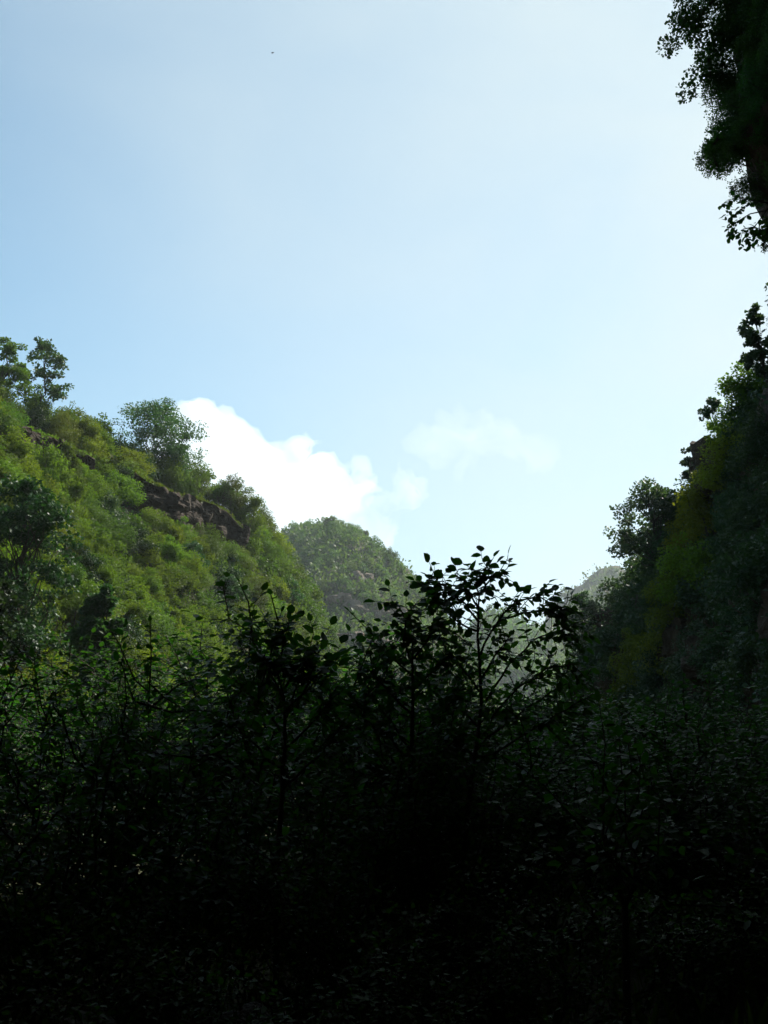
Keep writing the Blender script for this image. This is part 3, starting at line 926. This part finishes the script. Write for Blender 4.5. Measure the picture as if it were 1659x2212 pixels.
for dx, dyb, dyt, wd, d, lab in ((60, 1500, 1040, 250, 40., "big dark tree with a dense crown at the left edge below the lit scrub"),
                                 (215, 1560, 1275, 120, 36., "dark rounded tree filling the shadow gap right of the big dark tree at the left edge"),  # dark crown put where there is a shadow gap
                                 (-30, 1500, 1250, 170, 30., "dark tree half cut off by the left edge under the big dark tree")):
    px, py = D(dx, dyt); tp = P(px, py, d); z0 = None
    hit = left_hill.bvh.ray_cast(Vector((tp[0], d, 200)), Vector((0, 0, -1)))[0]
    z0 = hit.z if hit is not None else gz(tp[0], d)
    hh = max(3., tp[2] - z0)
    make_tree("tree", lab, "tree", (tp[0], d, z0), hh, wd * 768 / 1659 * d / F, 15000, (.15), 64, M_TREE if dx == 215 else M_PAINTED_SHADE, base=.12, trunk_r=.14)  # shade on the left-edge trees is put into their leaf colour

for dx, dy, s_, k_, lab in ((362, 1040, 1.1, 0, "rounded shrub on the turf right under the round tree"), (400, 1055, 1.2, 4, "wide shrub overhanging the upper end of the rock ledge"),
                        (425, 1062, .9, 3, "low olive shrub on the turf lip above the rock ledge"), (475, 1085, 1.0, 1, "broad green shrub on the turf lip near the lower end of the ledge"),
                        (500, 1100, 1.1, 5, "loose olive shrub over the lower end of the rock ledge"), (535, 1140, 1.2, 2, "upright shrub on the ridge just past the end of the rock ledge"),
                        (560, 1165, 1.2, 5, "loose olive shrub on the ridge next to the spindly brownish tree"), (590, 1190, 1.0, 0, "rounded shrub on the ridge where it meets the rounded peak")):
    px, py = D(dx, dy)
    h = None
    for q_ in range(40):
        h = left_hill.hit(px, py + q_ * 1.5)
        if h is not None: break
    o = link("shrub", SHRUBS[k_], None, tuple(P(px, py + 3, h[1] - 1.0)), (0, 0, dx * 1.3), (s_, s_, s_)); tag(o, lab, "shrub")

# ------------------------------------------------------------------ near overhanging cliff at the upper right
rng = np.random.default_rng(111)
OC = [(707, -6), (729, 25), (737, 50), (733, 75), (726, 104), (731, 122), (722, 146), (734, 169), (746, 181), (757, 204), (775, 224)]
prof = [(690, -420), (694, -260), (698, -120), (702, -50)] + OC + [(800, 260), (830, 330), (855, 430), (870, 560), (880, 700), (888, 860)]
pa = np.array(prof, float)
edge = P(pa[:, 0] + np.interp(pa[:, 1], [0, 120, 210], [4, 6, 16]), pa[:, 1], np.full(len(pa), 18.0))
ce = []
t_of = np.linspace(0, 1, 90); tc = np.linspace(0, 1, len(edge))
ed = np.stack([np.interp(t_of, tc, edge[:, i]) for i in range(3)], -1)
ncol = 40
CG = np.empty((90, ncol, 3))
for k in range(ncol):                                       # the face turns towards the camera and runs back behind the photographer
    f = k / (ncol - 1)
    if f < .25:
        s = (f / .25)
        off = np.array([2.5 * s * s, 26 * (1 - s) ** 1.3, 0]) * np.array([1, 1, 1])
        back_y = 26 * (1 - s)
        CG[:, k] = ed + np.stack([ed[:, 0] * back_y / ed[:, 1] + 5 * (1 - s), np.full(90, back_y), np.zeros(90)], -1)
        continue
    else:
        s = (f - .25) / .75
        off = np.array([1.5 * s + 5 * s * s, -34 * s, 0])
    CG[:, k] = ed + off
nn = Surf.normals(CG)
dd = np.array([fbm(p, .16, 5) for p in CG.reshape(-1, 3)]).reshape(90, ncol)
amp = np.full(ncol, 1.2); amp[8:13] = .25
CG[..., 0] += dd * amp[None]
i, j = np.meshgrid(np.arange(89), np.arange(ncol - 1), indexing='ij')
q = np.stack([i * ncol + j, (i + 1) * ncol + j, (i + 1) * ncol + j + 1, i * ncol + j + 1], -1).reshape(-1, 4)
fv = CG.reshape(-1, 3)
ext = fv + np.array([16., 6, 0]); nb = len(fv)
allv = np.concatenate([fv, ext]); q2 = q[:, ::-1] + nb
rim = []
idx = np.arange(nb).reshape(90, ncol)
loop = np.concatenate([idx[0], idx[1:, -1], idx[-1, -2::-1], idx[-2:0:-1, 0]])
for a, b in zip(loop, np.roll(loop, -1)): rim.append((a, b, b + nb, a + nb))
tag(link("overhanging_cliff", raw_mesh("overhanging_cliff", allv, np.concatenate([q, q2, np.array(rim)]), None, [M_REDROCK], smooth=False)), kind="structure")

# added unseen rock roof and rear wall that block sky light from the foreground
AG = []
for k, (y, z) in enumerate([(11.5, 17.5), (11.0, 13.4), (6, 12.6), (2, 11.2), (-3, 9.6), (-7, 7.2), (-9, 4.0), (-9.5, -1.0)]):
    AG.append([(x, y + 1.2 * math.sin(x * .21 + k), z + .6 * math.sin(x * .3 + k * 1.7)) for x in np.linspace(-30, 24, 60)])
AG = np.array(AG); AV = np.linspace(0, 1, 8); v_ = np.linspace(0, 1, 44)
AF = np.stack([np.stack([np.interp(v_, AV, AG[:, j_, i_]) for j_ in range(60)], 1) for i_ in range(3)], -1)
dd = np.array([fbm(p, .22, 5) for p in AF.reshape(-1, 3)]).reshape(44, 60)
AF[..., 2] += dd * .7; AF[..., 1] += dd * .5
af = AF.reshape(-1, 3); bk = af * np.array([1.05, 1, 1]) + np.array([0, -9., 8.]); nb = len(af)
i, j = np.meshgrid(np.arange(43), np.arange(59), indexing='ij')
q = np.stack([i * 60 + j, (i + 1) * 60 + j, (i + 1) * 60 + j + 1, i * 60 + j + 1], -1).reshape(-1, 4)
idx = np.arange(nb).reshape(44, 60)
loop = np.concatenate([idx[0], idx[1:, -1], idx[-1, -2::-1], idx[-2:0:-1, 0]])
rim = [(a, b, b + nb, a + nb) for a, b in zip(loop, np.roll(loop, -1))]
tag(link("added_roof_blocker", raw_mesh("added_roof_blocker", np.concatenate([af, bk]), np.concatenate([q, q[:, ::-1] + nb, np.array(rim)]), None, [M_REDROCK])), kind="structure")

WG = np.array([[(-6.6 - .35 * k + (.5 * max(0, z - 6) if z < 14 else 4) * .35 - .16 * max(0, y), y, z) for z in np.linspace(-1.5, 15, 34)] for k, y in enumerate(np.linspace(-9.5, 15, 50)) for k in [0]])  # added unseen wall that blocks sky light from the left
dd = np.array([fbm(p, .25, 5) for p in WG.reshape(-1, 3)]).reshape(50, 34)
WG[..., 0] += dd * .8
wf = WG.reshape(-1, 3); wb = wf + np.array([-8., 0, 0]); nb = len(wf)
i, j = np.meshgrid(np.arange(49), np.arange(33), indexing='ij')
q = np.stack([i * 34 + j, (i + 1) * 34 + j, (i + 1) * 34 + j + 1, i * 34 + j + 1], -1).reshape(-1, 4)
idx = np.arange(nb).reshape(50, 34)
loop = np.concatenate([idx[0], idx[1:, -1], idx[-1, -2::-1], idx[-2:0:-1, 0]])
rim = [(a, b, b + nb, a + nb) for a, b in zip(loop, np.roll(loop, -1))]
tag(link("added_side_blocker", raw_mesh("added_side_blocker", np.concatenate([wf, wb]), np.concatenate([q, q[:, ::-1] + nb, np.array(rim)]), None, [M_REDROCK])), kind="structure")

# hanging shrubs on the overhang's edge
HANG = [make_bush("hanging_shrub", 1.3, 1.5, 2600, .07, M_NEAR, 24, wild=.5), make_bush("hanging_shrub", 1.1, 1.7, 2400, .065, M_NEAR, 22, wild=.7)]
for k in range(130):
    t_ = rng.uniform(.12, .635)
    p = np.array([np.interp(t_, tc, edge[:, i]) for i in range(3)]) + np.array([(.3 if t_ > .57 else 0) + rng.uniform(.12, .45) if k % 3 else rng.uniform(.5, 1.6), rng.uniform(-2.5, 1.0), 0])
    s = rng.uniform(.34, .58)
    o = link("hanging_shrub", HANG[k % 2], None, tuple(p), (rng.normal(0, .3), -1.2 + rng.normal(0, .4), rng.uniform(-.4, .4)), (s, s, s))
    part_ = "cut by the top of the picture" if t_ < .22 else "halfway down its left edge" if t_ < .42 else "near its lower end"
    tag(o, "dark small-leaved shrub hanging from the overhanging cliff " + part_, "shrub", "shrubs hanging from the overhanging cliff " + part_)


def hanging_tree(name, label, pts, n, L, rad, mat, dist=18.):
    """Limb from the cliff along picture points with leaf tufts round it."""
    t = thing(name, label, "shrub", tuple(P(*D(*pts[0]), dist)))
    o0 = np.array(t.location)
    w = np.array([P(*D(*p), dist + rng.normal(0, .3)) for p in pts]) - o0
    g = Geo(); tube(g, w, .045, .01, 5)
    c = []
    for a, b in zip(w[:-1], w[1:]):
        for f in np.linspace(0, 1, 5): c.append(a * (1 - f) + b * f + rng.normal(0, rad * .55, 3))
    c = np.array(c)
    for x in c[::2]: tube(g, bent(w[np.argmin(((w - x) ** 2).sum(1))], x, 4), .012, .004, 4)
    link("limb", g.mesh("limb", [M_BARK]), t)
    cg = Geo(); crown_leaves(cg, c, np.full(len(c), rad * .6), n, L, 0, .9)
    link("foliage", cg.mesh("foliage", [mat]), t)
    return t


hanging_tree("hanging_tree", "loose leafy branches fringing the top of the overhanging cliff against bright sky", [(1600, -60), (1540, 0), (1505, 40), (1485, 75)], 3400, .06, .38, M_NEAR)
hanging_tree("hanging_tree", "airy fringe of leaves drooping in mid-height of the overhanging cliff", [(1600, 40), (1560, 70), (1535, 95), (1530, 130), (1535, 165)], 2600, .07, .36, M_NEAR)
hanging_tree("hanging_tree", "small forked leafy sprig poking left from the overhanging cliff", [(1590, 290), (1550, 300), (1535, 320), (1545, 350)], 500, .07, .16, M_NEAR)
hanging_tree("hanging_tree", "feathery twig hanging at the right edge below the overhanging cliff", [(1680, 470), (1655, 500), (1648, 540)], 700, .06, .2, M_NEAR)


# ------------------------------------------------------------------ foreground broad-leaved saplings and shrubs
rng = np.random.default_rng(112)
LEAFM = []
for k in range(4):
    g = Geo()
    near_leaves(g, np.zeros((1, 3)), np.array([[1., 0, 0]]), np.array([[0, 0.12 * (k - 1.5), 1.]]), 1.0, True, np.array([k / 3]))
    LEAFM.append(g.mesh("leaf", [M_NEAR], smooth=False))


def leaf_object(parent, p, ax, nr, L, k):
    ax = Vector(ax).normalized(); side = ax.cross(Vector(nr)).normalized(); up = side.cross(ax)
    o = bpy.data.objects.new("leaf", LEAFM[k % 4]); COL.objects.link(o)
    o.parent = parent
    from mathutils import Matrix
    m = Matrix((ax, side, up)).transposed()
    o.matrix_local = Matrix.Translation(Vector(p)) @ m.to_4x4() @ Matrix.Scale(L, 4)
    return o


def twig_leaves(pts, spacing, droop=.35):
    """Alternate leaves down a twig: positions, axes, normals."""
    pts = np.asarray(pts)
    seg = np.linalg.norm(np.diff(pts, axis=0), axis=1); uc = np.concatenate([[0], np.cumsum(seg)])
    n = max(2, int(uc[-1] / spacing))
    u = np.linspace(.12 * uc[-1], uc[-1], n)
    p = np.stack([np.interp(u, uc, pts[:, i]) for i in range(3)], -1)
    tan = norm(np.gradient(p, axis=0))
    side = norm(np.cross(tan, np.array([0, 0, 1.]) + rng.normal(0, .1, (n, 3))))
    sg = np.where(np.arange(n) % 2 == 0, 1, -1)[:, None]
    ax = norm(side * sg * .9 + tan * .55 + rng.normal(0, .25, (n, 3)) + np.array([0, 0, -droop]))
    ax[-1] = norm(tan[-1] + np.array([0, 0, -droop * .5]))
    nr = norm(np.array([0, 0, 1.]) + rng.normal(0, .45, (n, 3)))
    return p, ax, nr


def twigs_from(limb, n, length, up=.2, spread=1.0):
    out = []
    for k in range(n):
        f = rng.uniform(.25, 1.0)
        i = f * (len(limb) - 1); a = int(min(i, len(limb) - 2)); p = limb[a] * (1 - (i - a)) + limb[a + 1] * (i - a)
        tan = norm(limb[a + 1] - limb[a])
        d = norm(tan * .5 + rand_dirs(1)[0] * spread + np.array([0, 0, up]))
        out.append(bent(p, p + d * length * rng.uniform(.5, 1.1), 4, .08))
    return out


def drawn_tree(name, label, cat, limbs, dist, L, twig_n, twig_len, spacing, pick, group=None, drop=0, spread=.8):
    """A sapling whose limbs follow picture points; the `pick` leaves nearest the outline are single leaf objects."""
    limbs = [([(a_, b_ + drop) for a_, b_ in pts], r0, r1) for pts, r0, r1 in limbs]
    base = P(*D(*limbs[0][0][0]), dist); bx, by = base[0], base[1]
    bz = gz(bx, by)
    t = thing(name, label, cat, (bx, by, bz - .05), group)
    o0 = np.array([bx, by, bz - .05])
    g = Geo()
    PP, AA, NN = [], [], []
    for li, (pts, r0, r1) in enumerate(limbs):
        w = np.array([P(*D(*p), dist + (0 if li == 0 and k == 0 else rng.normal(0, .12))) for k, p in enumerate(pts)]) - o0
        if li == 0: w = np.concatenate([[[0, 0, -.1]], w[1:]])
        fine = [w[0]]
        for a, b in zip(w[:-1], w[1:]): fine += list(bent(a, b, 4, .03)[1:])
        w = np.array(fine)
        tube(g, w, r0, r1, 6)
        tw = twigs_from(w, max(2, int(twig_n * len(pts) / 5)), twig_len, up=-.05, spread=spread)
        start = 0
        for x in tw:
            tube(g, x, .004, .002, 4)
            p, a, n = twig_leaves(x, spacing); PP.append(p); AA.append(a); NN.append(n)
        if li:
            p, a, n = twig_leaves(w[max(1, len(w) // 3):], spacing); PP.append(p); AA.append(a); NN.append(n)
    link("trunk", g.mesh("trunk", [M_BARK]), t)
    PP, AA, NN = map(np.concatenate, (PP, AA, NN))
    order = np.argsort(-PP[:, 2])
    LL = L * rng.uniform(.6, 1.25, len(PP))
    for k, i in enumerate(order[:pick]): leaf_object(t, PP[i], AA[i], NN[i], LL[i], k)
    rest = order[pick:]
    if len(rest):
        cg = Geo(); near_leaves(cg, PP[rest], AA[rest], NN[rest], LL[rest])
        tag(link("foliage", cg.mesh("foliage", [M_NEAR]), t), kind="stuff")
    return t, len(PP)


def lim(*pts, r=(.009, .004)): return (list(pts), r[0], r[1])


_, n1 = drawn_tree("sapling", "tall dark sapling whose broad leaves stand out against the pale sky", "tree", [
    lim((1000, 1900), (1020, 1650), (1040, 1500), (1035, 1400), (1033, 1300), (1030, 1225), r=(.019, .005)),
    lim((1034, 1330), (1005, 1290), (965, 1265), (930, 1235)), lim((1033, 1350), (990, 1330), (950, 1290), (925, 1250)),
    lim((1033, 1270), (1055, 1235), (1090, 1222)), lim((1034, 1300), (1010, 1260), (1000, 1235)),
    lim((1038, 1400), (1075, 1330), (1115, 1285), (1165, 1275), (1218, 1305)), lim((1075, 1330), (1130, 1310), (1180, 1300), (1225, 1325)),
    lim((1050, 1500), (1100, 1420), (1150, 1370), (1200, 1350), (1232, 1360)), lim((1060, 1540), (1120, 1470), (1180, 1430), (1240, 1420)),
    lim((1050, 1580), (1120, 1530), (1190, 1480), (1260, 1450)), lim((1045, 1620), (1120, 1580), (1200, 1530), (1270, 1500)),
    lim((1035, 1480), (990, 1420), (960, 1380)), lim((1035, 1560), (970, 1500), (920, 1450)), lim((1030, 1620), (950, 1580), (890, 1540)),
    lim((1040, 1450), (1070, 1400), (1100, 1360))], 8.0, .08, 20, .24, .036, 300, drop=14)
_, n2 = drawn_tree("sapling", "dense dark broad-leaved sapling crowding the left side of the tall sapling", "tree", [
    lim((880, 1900), (885, 1650), (892, 1450), (895, 1300), r=(.024, .005)),
    lim((893, 1400), (870, 1340), (880, 1285)), lim((894, 1380), (930, 1330), (945, 1300)), lim((893, 1420), (850, 1380), (830, 1350)),
    lim((892, 1450), (940, 1400), (965, 1370)), lim((890, 1500), (830, 1440), (790, 1400)), lim((890, 1550), (960, 1500), (990, 1440)),
    lim((888, 1600), (810, 1530), (760, 1470)), lim((888, 1580), (830, 1500), (800, 1450)), lim((886, 1650), (960, 1580), (1000, 1540)), lim((886, 1680), (800, 1620), (740, 1560))],
    7.6, .085, 24, .27, .037, 300, drop=42)
_, n3 = drawn_tree("sapling", "dark broad-leaved sapling silhouetted against the lower left hillside", "tree", [
    lim((600, 1900), (610, 1650), (615, 1500), (610, 1340), r=(.022, .005)),
    lim((612, 1450), (580, 1380), (555, 1335)), lim((612, 1430), (650, 1370), (690, 1345)), lim((613, 1480), (670, 1410), (715, 1365)), lim((612, 1400), (600, 1350), (598, 1325)),
    lim((613, 1520), (550, 1450), (500, 1400)), lim((612, 1560), (690, 1480), (730, 1420)), lim((611, 1600), (530, 1530), (470, 1480)), lim((611, 1640), (690, 1570), (740, 1500)), lim((613, 1500), (640, 1420), (655, 1380))],
    7.0, .08, 20, .28, .037, 300, drop=62)
print("sapling leaves", n1, n2, n3)

def dangling_branch():
    t = thing("leafy_branch", "broad-leaved sprig dangling from the overhanging cliff below its leafy mass", "branch", tuple(P(*D(1690, 410), 15.)))
    o0 = np.array(t.location); g = Geo()
    PP, AA, NN = [], [], []
    for pts in ([(1690, 410), (1655, 455), (1630, 490), (1612, 515)], [(1668, 440), (1620, 432), (1590, 425), (1566, 438)], [(1650, 432), (1610, 445), (1580, 470), (1572, 505)],
                [(1655, 455), (1620, 462), (1590, 480), (1583, 512)], [(1640, 478), (1640, 500), (1630, 515)], [(1630, 490), (1605, 495), (1600, 515)]):
        w = np.array([P(*D(*p), 15 + rng.normal(0, .1)) for p in pts]) - o0
        tube(g, w, .012, .004, 5)
        for x in [w[1:]] + twigs_from(w, 5, .28):
            p, a, n = twig_leaves(x, .055, .5); PP.append(p); AA.append(a); NN.append(n)
    link("stem", g.mesh("stem", [M_BARK]), t)
    PP, AA, NN = map(np.concatenate, (PP, AA, NN))
    for k in range(min(300, len(PP))): leaf_object(t, PP[k], AA[k], NN[k], .1 * rng.uniform(.6, 1.2), k)


dangling_branch()


def grown_shrub(h, spread, stems, L, leaves_per=.045):
    """A many-stemmed broad-leaved shrub: returns (stem Geo, leaf Geo), origin at the foot."""
    g, cg = Geo(), Geo()
    PP, AA, NN = [], [], []
    for s in range(stems):
        a = rng.uniform(0, 6.28); rr = rng.uniform(.2, 1) * spread
        top = np.array([math.cos(a) * rr, math.sin(a) * rr, h * rng.uniform(.6, 1.0)])
        w = bent((rng.normal(0, .12), rng.normal(0, .12), -.1), top, 8, .05)
        tube(g, w, .016, .003, 5)
        p, ax, nr = twig_leaves(w[4:], leaves_per); PP.append(p); AA.append(ax); NN.append(nr)
        for br in twigs_from(w, 11, h * .3, up=.15):
            tube(g, br, .009, .004, 4)
            for x in [br] + twigs_from(br, 3, .35, up=.05):
                p, ax, nr = twig_leaves(x, leaves_per); PP.append(p); AA.append(ax); NN.append(nr)
                tube(g, x, .004, .002, 3)
    PP, AA, NN = map(np.concatenate, (PP, AA, NN))
    near_leaves(cg, PP, AA, NN, L * rng.uniform(.6, 1.25, len(PP)))
    return g, cg


NEARS = []
for (h, sp, st, lf) in ((2.6, 1.3, 9, .078), (2.0, 1.3, 9, .06), (3.2, 1.2, 10, .085), (1.3, 1.1, 9, .055)):
    a, b = grown_shrub(h, sp, st, lf)
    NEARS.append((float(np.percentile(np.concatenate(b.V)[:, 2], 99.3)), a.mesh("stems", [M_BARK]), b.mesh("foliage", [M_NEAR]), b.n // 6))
print("near shrub leaves", [x[3] for x in NEARS])


def near_shrub(kind, dx, d, dtop, label, group=None, wide=1.0):
    h, sm, lm, _ = NEARS[kind]
    px, py = D(dx, dtop)
    top = P(px, py, d)
    z0 = gz(top[0], top[1])
    s = max(.5, (top[2] - z0) / h)
    t = thing("broadleaf_shrub", label, "shrub", (top[0], top[1], z0), group)
    t.rotation_euler = (0, 0, rng.uniform(0, 6.28)); t.scale = (max(.75, min(s, 1.2)) * wide, max(.75, min(s, 1.2)) * wide, s)
    link("stems", sm, t); link("foliage", lm, t)


NS = [(0, 430, 8.0, 1370, "dark leafy shrub left of the silhouetted sapling, its leaves glinting blue"),
      (1, 300, 7.0, 1460, "dark leafy shrub with faint bluish glints below the lit scrub at left"),
      (0, 120, 7.5, 1430, "tall dark shrub against the lower left hillside near the picture edge"),
      (1, 20, 6.4, 1600, "low dark shrub with pale glinting leaves at the left edge"),
      (2, 780, 9.2, 1470, "dark shrub filling the dip between the two broad-leaved saplings"),
      (0, 720, 7.0, 1590, "dark shrub below the dip in the foreground thicket"),
      (2, 1180, 10, 1540, "shaded shrub right behind the tall sapling"),
      (0, 1300, 9.5, 1510, "shaded shrub beside the foot of the right mountain"),
      (1, 1400, 8.5, 1610, "sparse shrub with tiny white glints before the dark right cliff"),
      (1, 1010, 7.0, 1680, "dark shrub in front of the tall sapling's trunk"),
      (3, 540, 6.2, 1800, "low black shrub in the lower middle left of the thicket"),
      (3, 860, 6.0, 1900, "low shrub with dim blue-grey leaves near the bottom middle"),
      (3, 250, 6.0, 1850, "low black shrub in the lower left corner area"),
      (3, 1200, 6.2, 1860, "low dark shrub under the right end of the thicket"),
      (3, 1500, 6.6, 1850, "low dark shrub in the lower right beside the forked trunk"),
      (0, 1560, 9.0, 1600, "dark shrub at the foot of the right cliff"),
      (2, 1480, 8.0, 1560, "taller dark shrub before the lower right mountain face, left of the forked trunk's crown"),
      (0, 1620, 7.2, 1640, "dark shrub at the right edge in front of the cliff foot"),
      (2, 950, 9.0, 1500, "dark bushy shrub between the trunks of the two right saplings"),
      (2, 1090, 9.4, 1570, "dark shrub just behind the tall sapling's lower trunk"),
      (0, 930, 8.3, 1390, "dense dark shrub filling the gap right of the crowded sapling's trunk"),
      (0, 830, 8.2, 1440, "dense dark shrub filling the gap left of the crowded sapling's trunk"),
      (3, 60, 5.6, 1960, "lowest shrub at the bottom left edge"),
      (3, 680, 5.6, 1990, "lowest shrub at the bottom beside the round boulder"),
      (3, 1050, 5.6, 2020, "lowest shrub at the bottom right of the middle")]
for a in NS: near_shrub(*a)

# thicket filling the valley floor behind the foreground shrubs
k = 0
for y in (11.5, 14.5, 18.5, 24.):
    for px in np.arange(-60, 830, 100 * 12 / y + 14):
        x = (px + rng.uniform(-20, 20) - W / 2) / F * y
        z = gz(x, y)
        h, sm, lm, _ = NEARS[(0, 1, 2)[k % 3]]; k += 1
        side_ = ("at the foot of the left hillside" if px < 180 else "behind the silhouetted sapling" if px < 360 else "behind the tall sapling" if px < 560 else "at the foot of the right mountain") + (", front rows" if y < 16 else ", back rows")
        t = thing("broadleaf_shrub", "shadowed shrub in the dark thicket " + side_, "shrub", (x, y + rng.uniform(-1, 1), z), "shrubs of the valley thicket " + side_)
        s = rng.uniform(.8, 1.1) * (1 + (y - 11) * .012) * 1.0; t.scale = (s * 1.3, s * 1.3, s * (.85 if h > 3 else 1.1) if px < 430 else (1.6 + rng.uniform(.25, .6) * y / 11.5 - z) / h); t.rotation_euler = (0, 0, rng.uniform(0, 6.28))
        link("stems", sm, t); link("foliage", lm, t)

# forked trunk at the lower right
t = thing("forked_tree", "thin dark tree with a Y-shaped forked trunk at the lower right", "tree", tuple(P(*D(1352, 2170), 5.6)))
o0 = np.array(t.location)
base = o0.copy(); base[2] = gz(o0[0], o0[1]) - .1
g = Geo()
fp = [np.array([P(*D(*p), 5.6) for p in pts]) - o0 for pts in ([(1352, 2080), (1352, 2020), (1350, 1960)], [(1350, 1960), (1335, 1915), (1318, 1870), (1300, 1800)], [(1350, 1960), (1365, 1920), (1385, 1870), (1400, 1790)])]
fp[0] = np.concatenate([[base - o0], fp[0]])
tube(g, fp[0], .021, .017, 7); tube(g, fp[1], .013, .005, 6); tube(g, fp[2], .012, .005, 6)
PP, AA, NN = [], [], []
for w in fp[1:]:
    for x in twigs_from(w, 14, .7):
        tube(g, x, .006, .002, 4)
        for y in [x] + twigs_from(x, 2, .3):
            p, a, n = twig_leaves(y, .09); PP.append(p); AA.append(a); NN.append(n)
link("trunk", g.mesh("trunk", [M_BARK]), t)
cg = Geo(); near_leaves(cg, *map(np.concatenate, (PP, AA, NN)), .075); link("crown", cg.mesh("crown", [M_NEAR]), t)

# undergrowth on the valley floor close to the camera
m = 9000
gxp = rng.uniform(-6, 7, m); gyp = 2.6 + 11 * rng.random(m) ** 1.3
gzp = np.array([gz(a, b) for a, b in zip(gxp, gyp)])
g = Geo()
far_leaves(g, np.stack([gxp, gyp, gzp], -1), norm(rand_dirs(m) * .5 + np.array([0, 0, 1.])), rand_dirs(m), rng.uniform(.1, .4, m), .06)
tag(link("grass", g.mesh("grass", [M_GRASS])), kind="stuff")


# boulders at the bottom edge
def boulder(label, dx, dy, d, r, seed):
    import bmesh
    bm = bmesh.new(); bmesh.ops.create_icosphere(bm, subdivisions=4, radius=1)
    for v in bm.verts:
        v.co *= 1 + .22 * mnoise.fractal(v.co * .9 + Vector((seed, 0, 0)), 1, 2, 4)
        v.co.z *= .85
    me = bpy.data.meshes.new("boulder"); bm.to_mesh(me); bm.free(); me.materials.append(M_BOULDER)
    me.polygons.foreach_set("use_smooth", np.ones(len(me.polygons), bool))
    p = P(*D(dx, dy), d)
    o = link("boulder", me, None, (p[0], p[1], p[2] - r * .8), None, (r, r, r)); tag(o, label, "boulder")
    z0 = gz(p[0], p[1])
    o.scale = (r, r, max(r, (p[2] - z0) / 1.4)); o.location.z = z0 + o.scale.z * .55
    return o


boulder("round dark boulder at the bottom edge below the middle of the thicket", 530, 2172, 5.4, .22, 4)
boulder("low flat dark stone at the bottom edge towards the left corner", 190, 2180, 5.5, .25, 8)

# a bird far up in the sky
b = thing("bird", "tiny distant bird flying high in the blue upper left sky", "bird", tuple(P(272.8, 53, 60.)))
g = Geo()
tube(g, [(-.12, 0, .02), (-.06, 0, .01), (0, 0, 0), (.05, 0, -.01), (.1, 0, -.01)], .012, .035, 8); tube(g, [(.1, 0, -.01), (.13, 0, 0), (.16, 0, 0)], .03, .006, 8)
link("body", g.mesh("body", [M_BIRD], True), b)
for s in (-1, 1):
    wv = [(.06, 0, 0), (.08, s * .1, .05), (.02, s * .21, .06), (-.02, s * .11, .05), (-.05, 0, 0)]
    wv = wv + [(x, y, z - .008) for x, y, z in wv]
    wt = [(0, 1, 3), (1, 2, 3), (0, 3, 4), (5, 8, 6), (6, 8, 7), (5, 9, 8)]
    wq = [(i_, (i_ + 1) % 5, (i_ + 1) % 5 + 5, i_ + 5) for i_ in range(5)]
    link("wing", raw_mesh("wing", wv, wq, wt, [M_BIRD]), b)
link("tail", raw_mesh("tail", [(-.1, -.015, .02), (-.1, .015, .02), (-.19, .035, .02), (-.19, -.035, .02), (-.1, -.015, .01), (-.1, .015, .01), (-.19, .035, .014), (-.19, -.035, .014)],
                      [(0, 1, 2, 3), (7, 6, 5, 4), (0, 4, 5, 1), (1, 5, 6, 2), (2, 6, 7, 3), (3, 7, 4, 0)], None, [M_BIRD]), b)
b.scale = (.7, .7, .7)
b.rotation_euler = (R(40), R(-55), R(20))

print("objects", len(SC.objects), "tris approx", sum(len(m.polygons) for m in bpy.data.meshes) * 2)
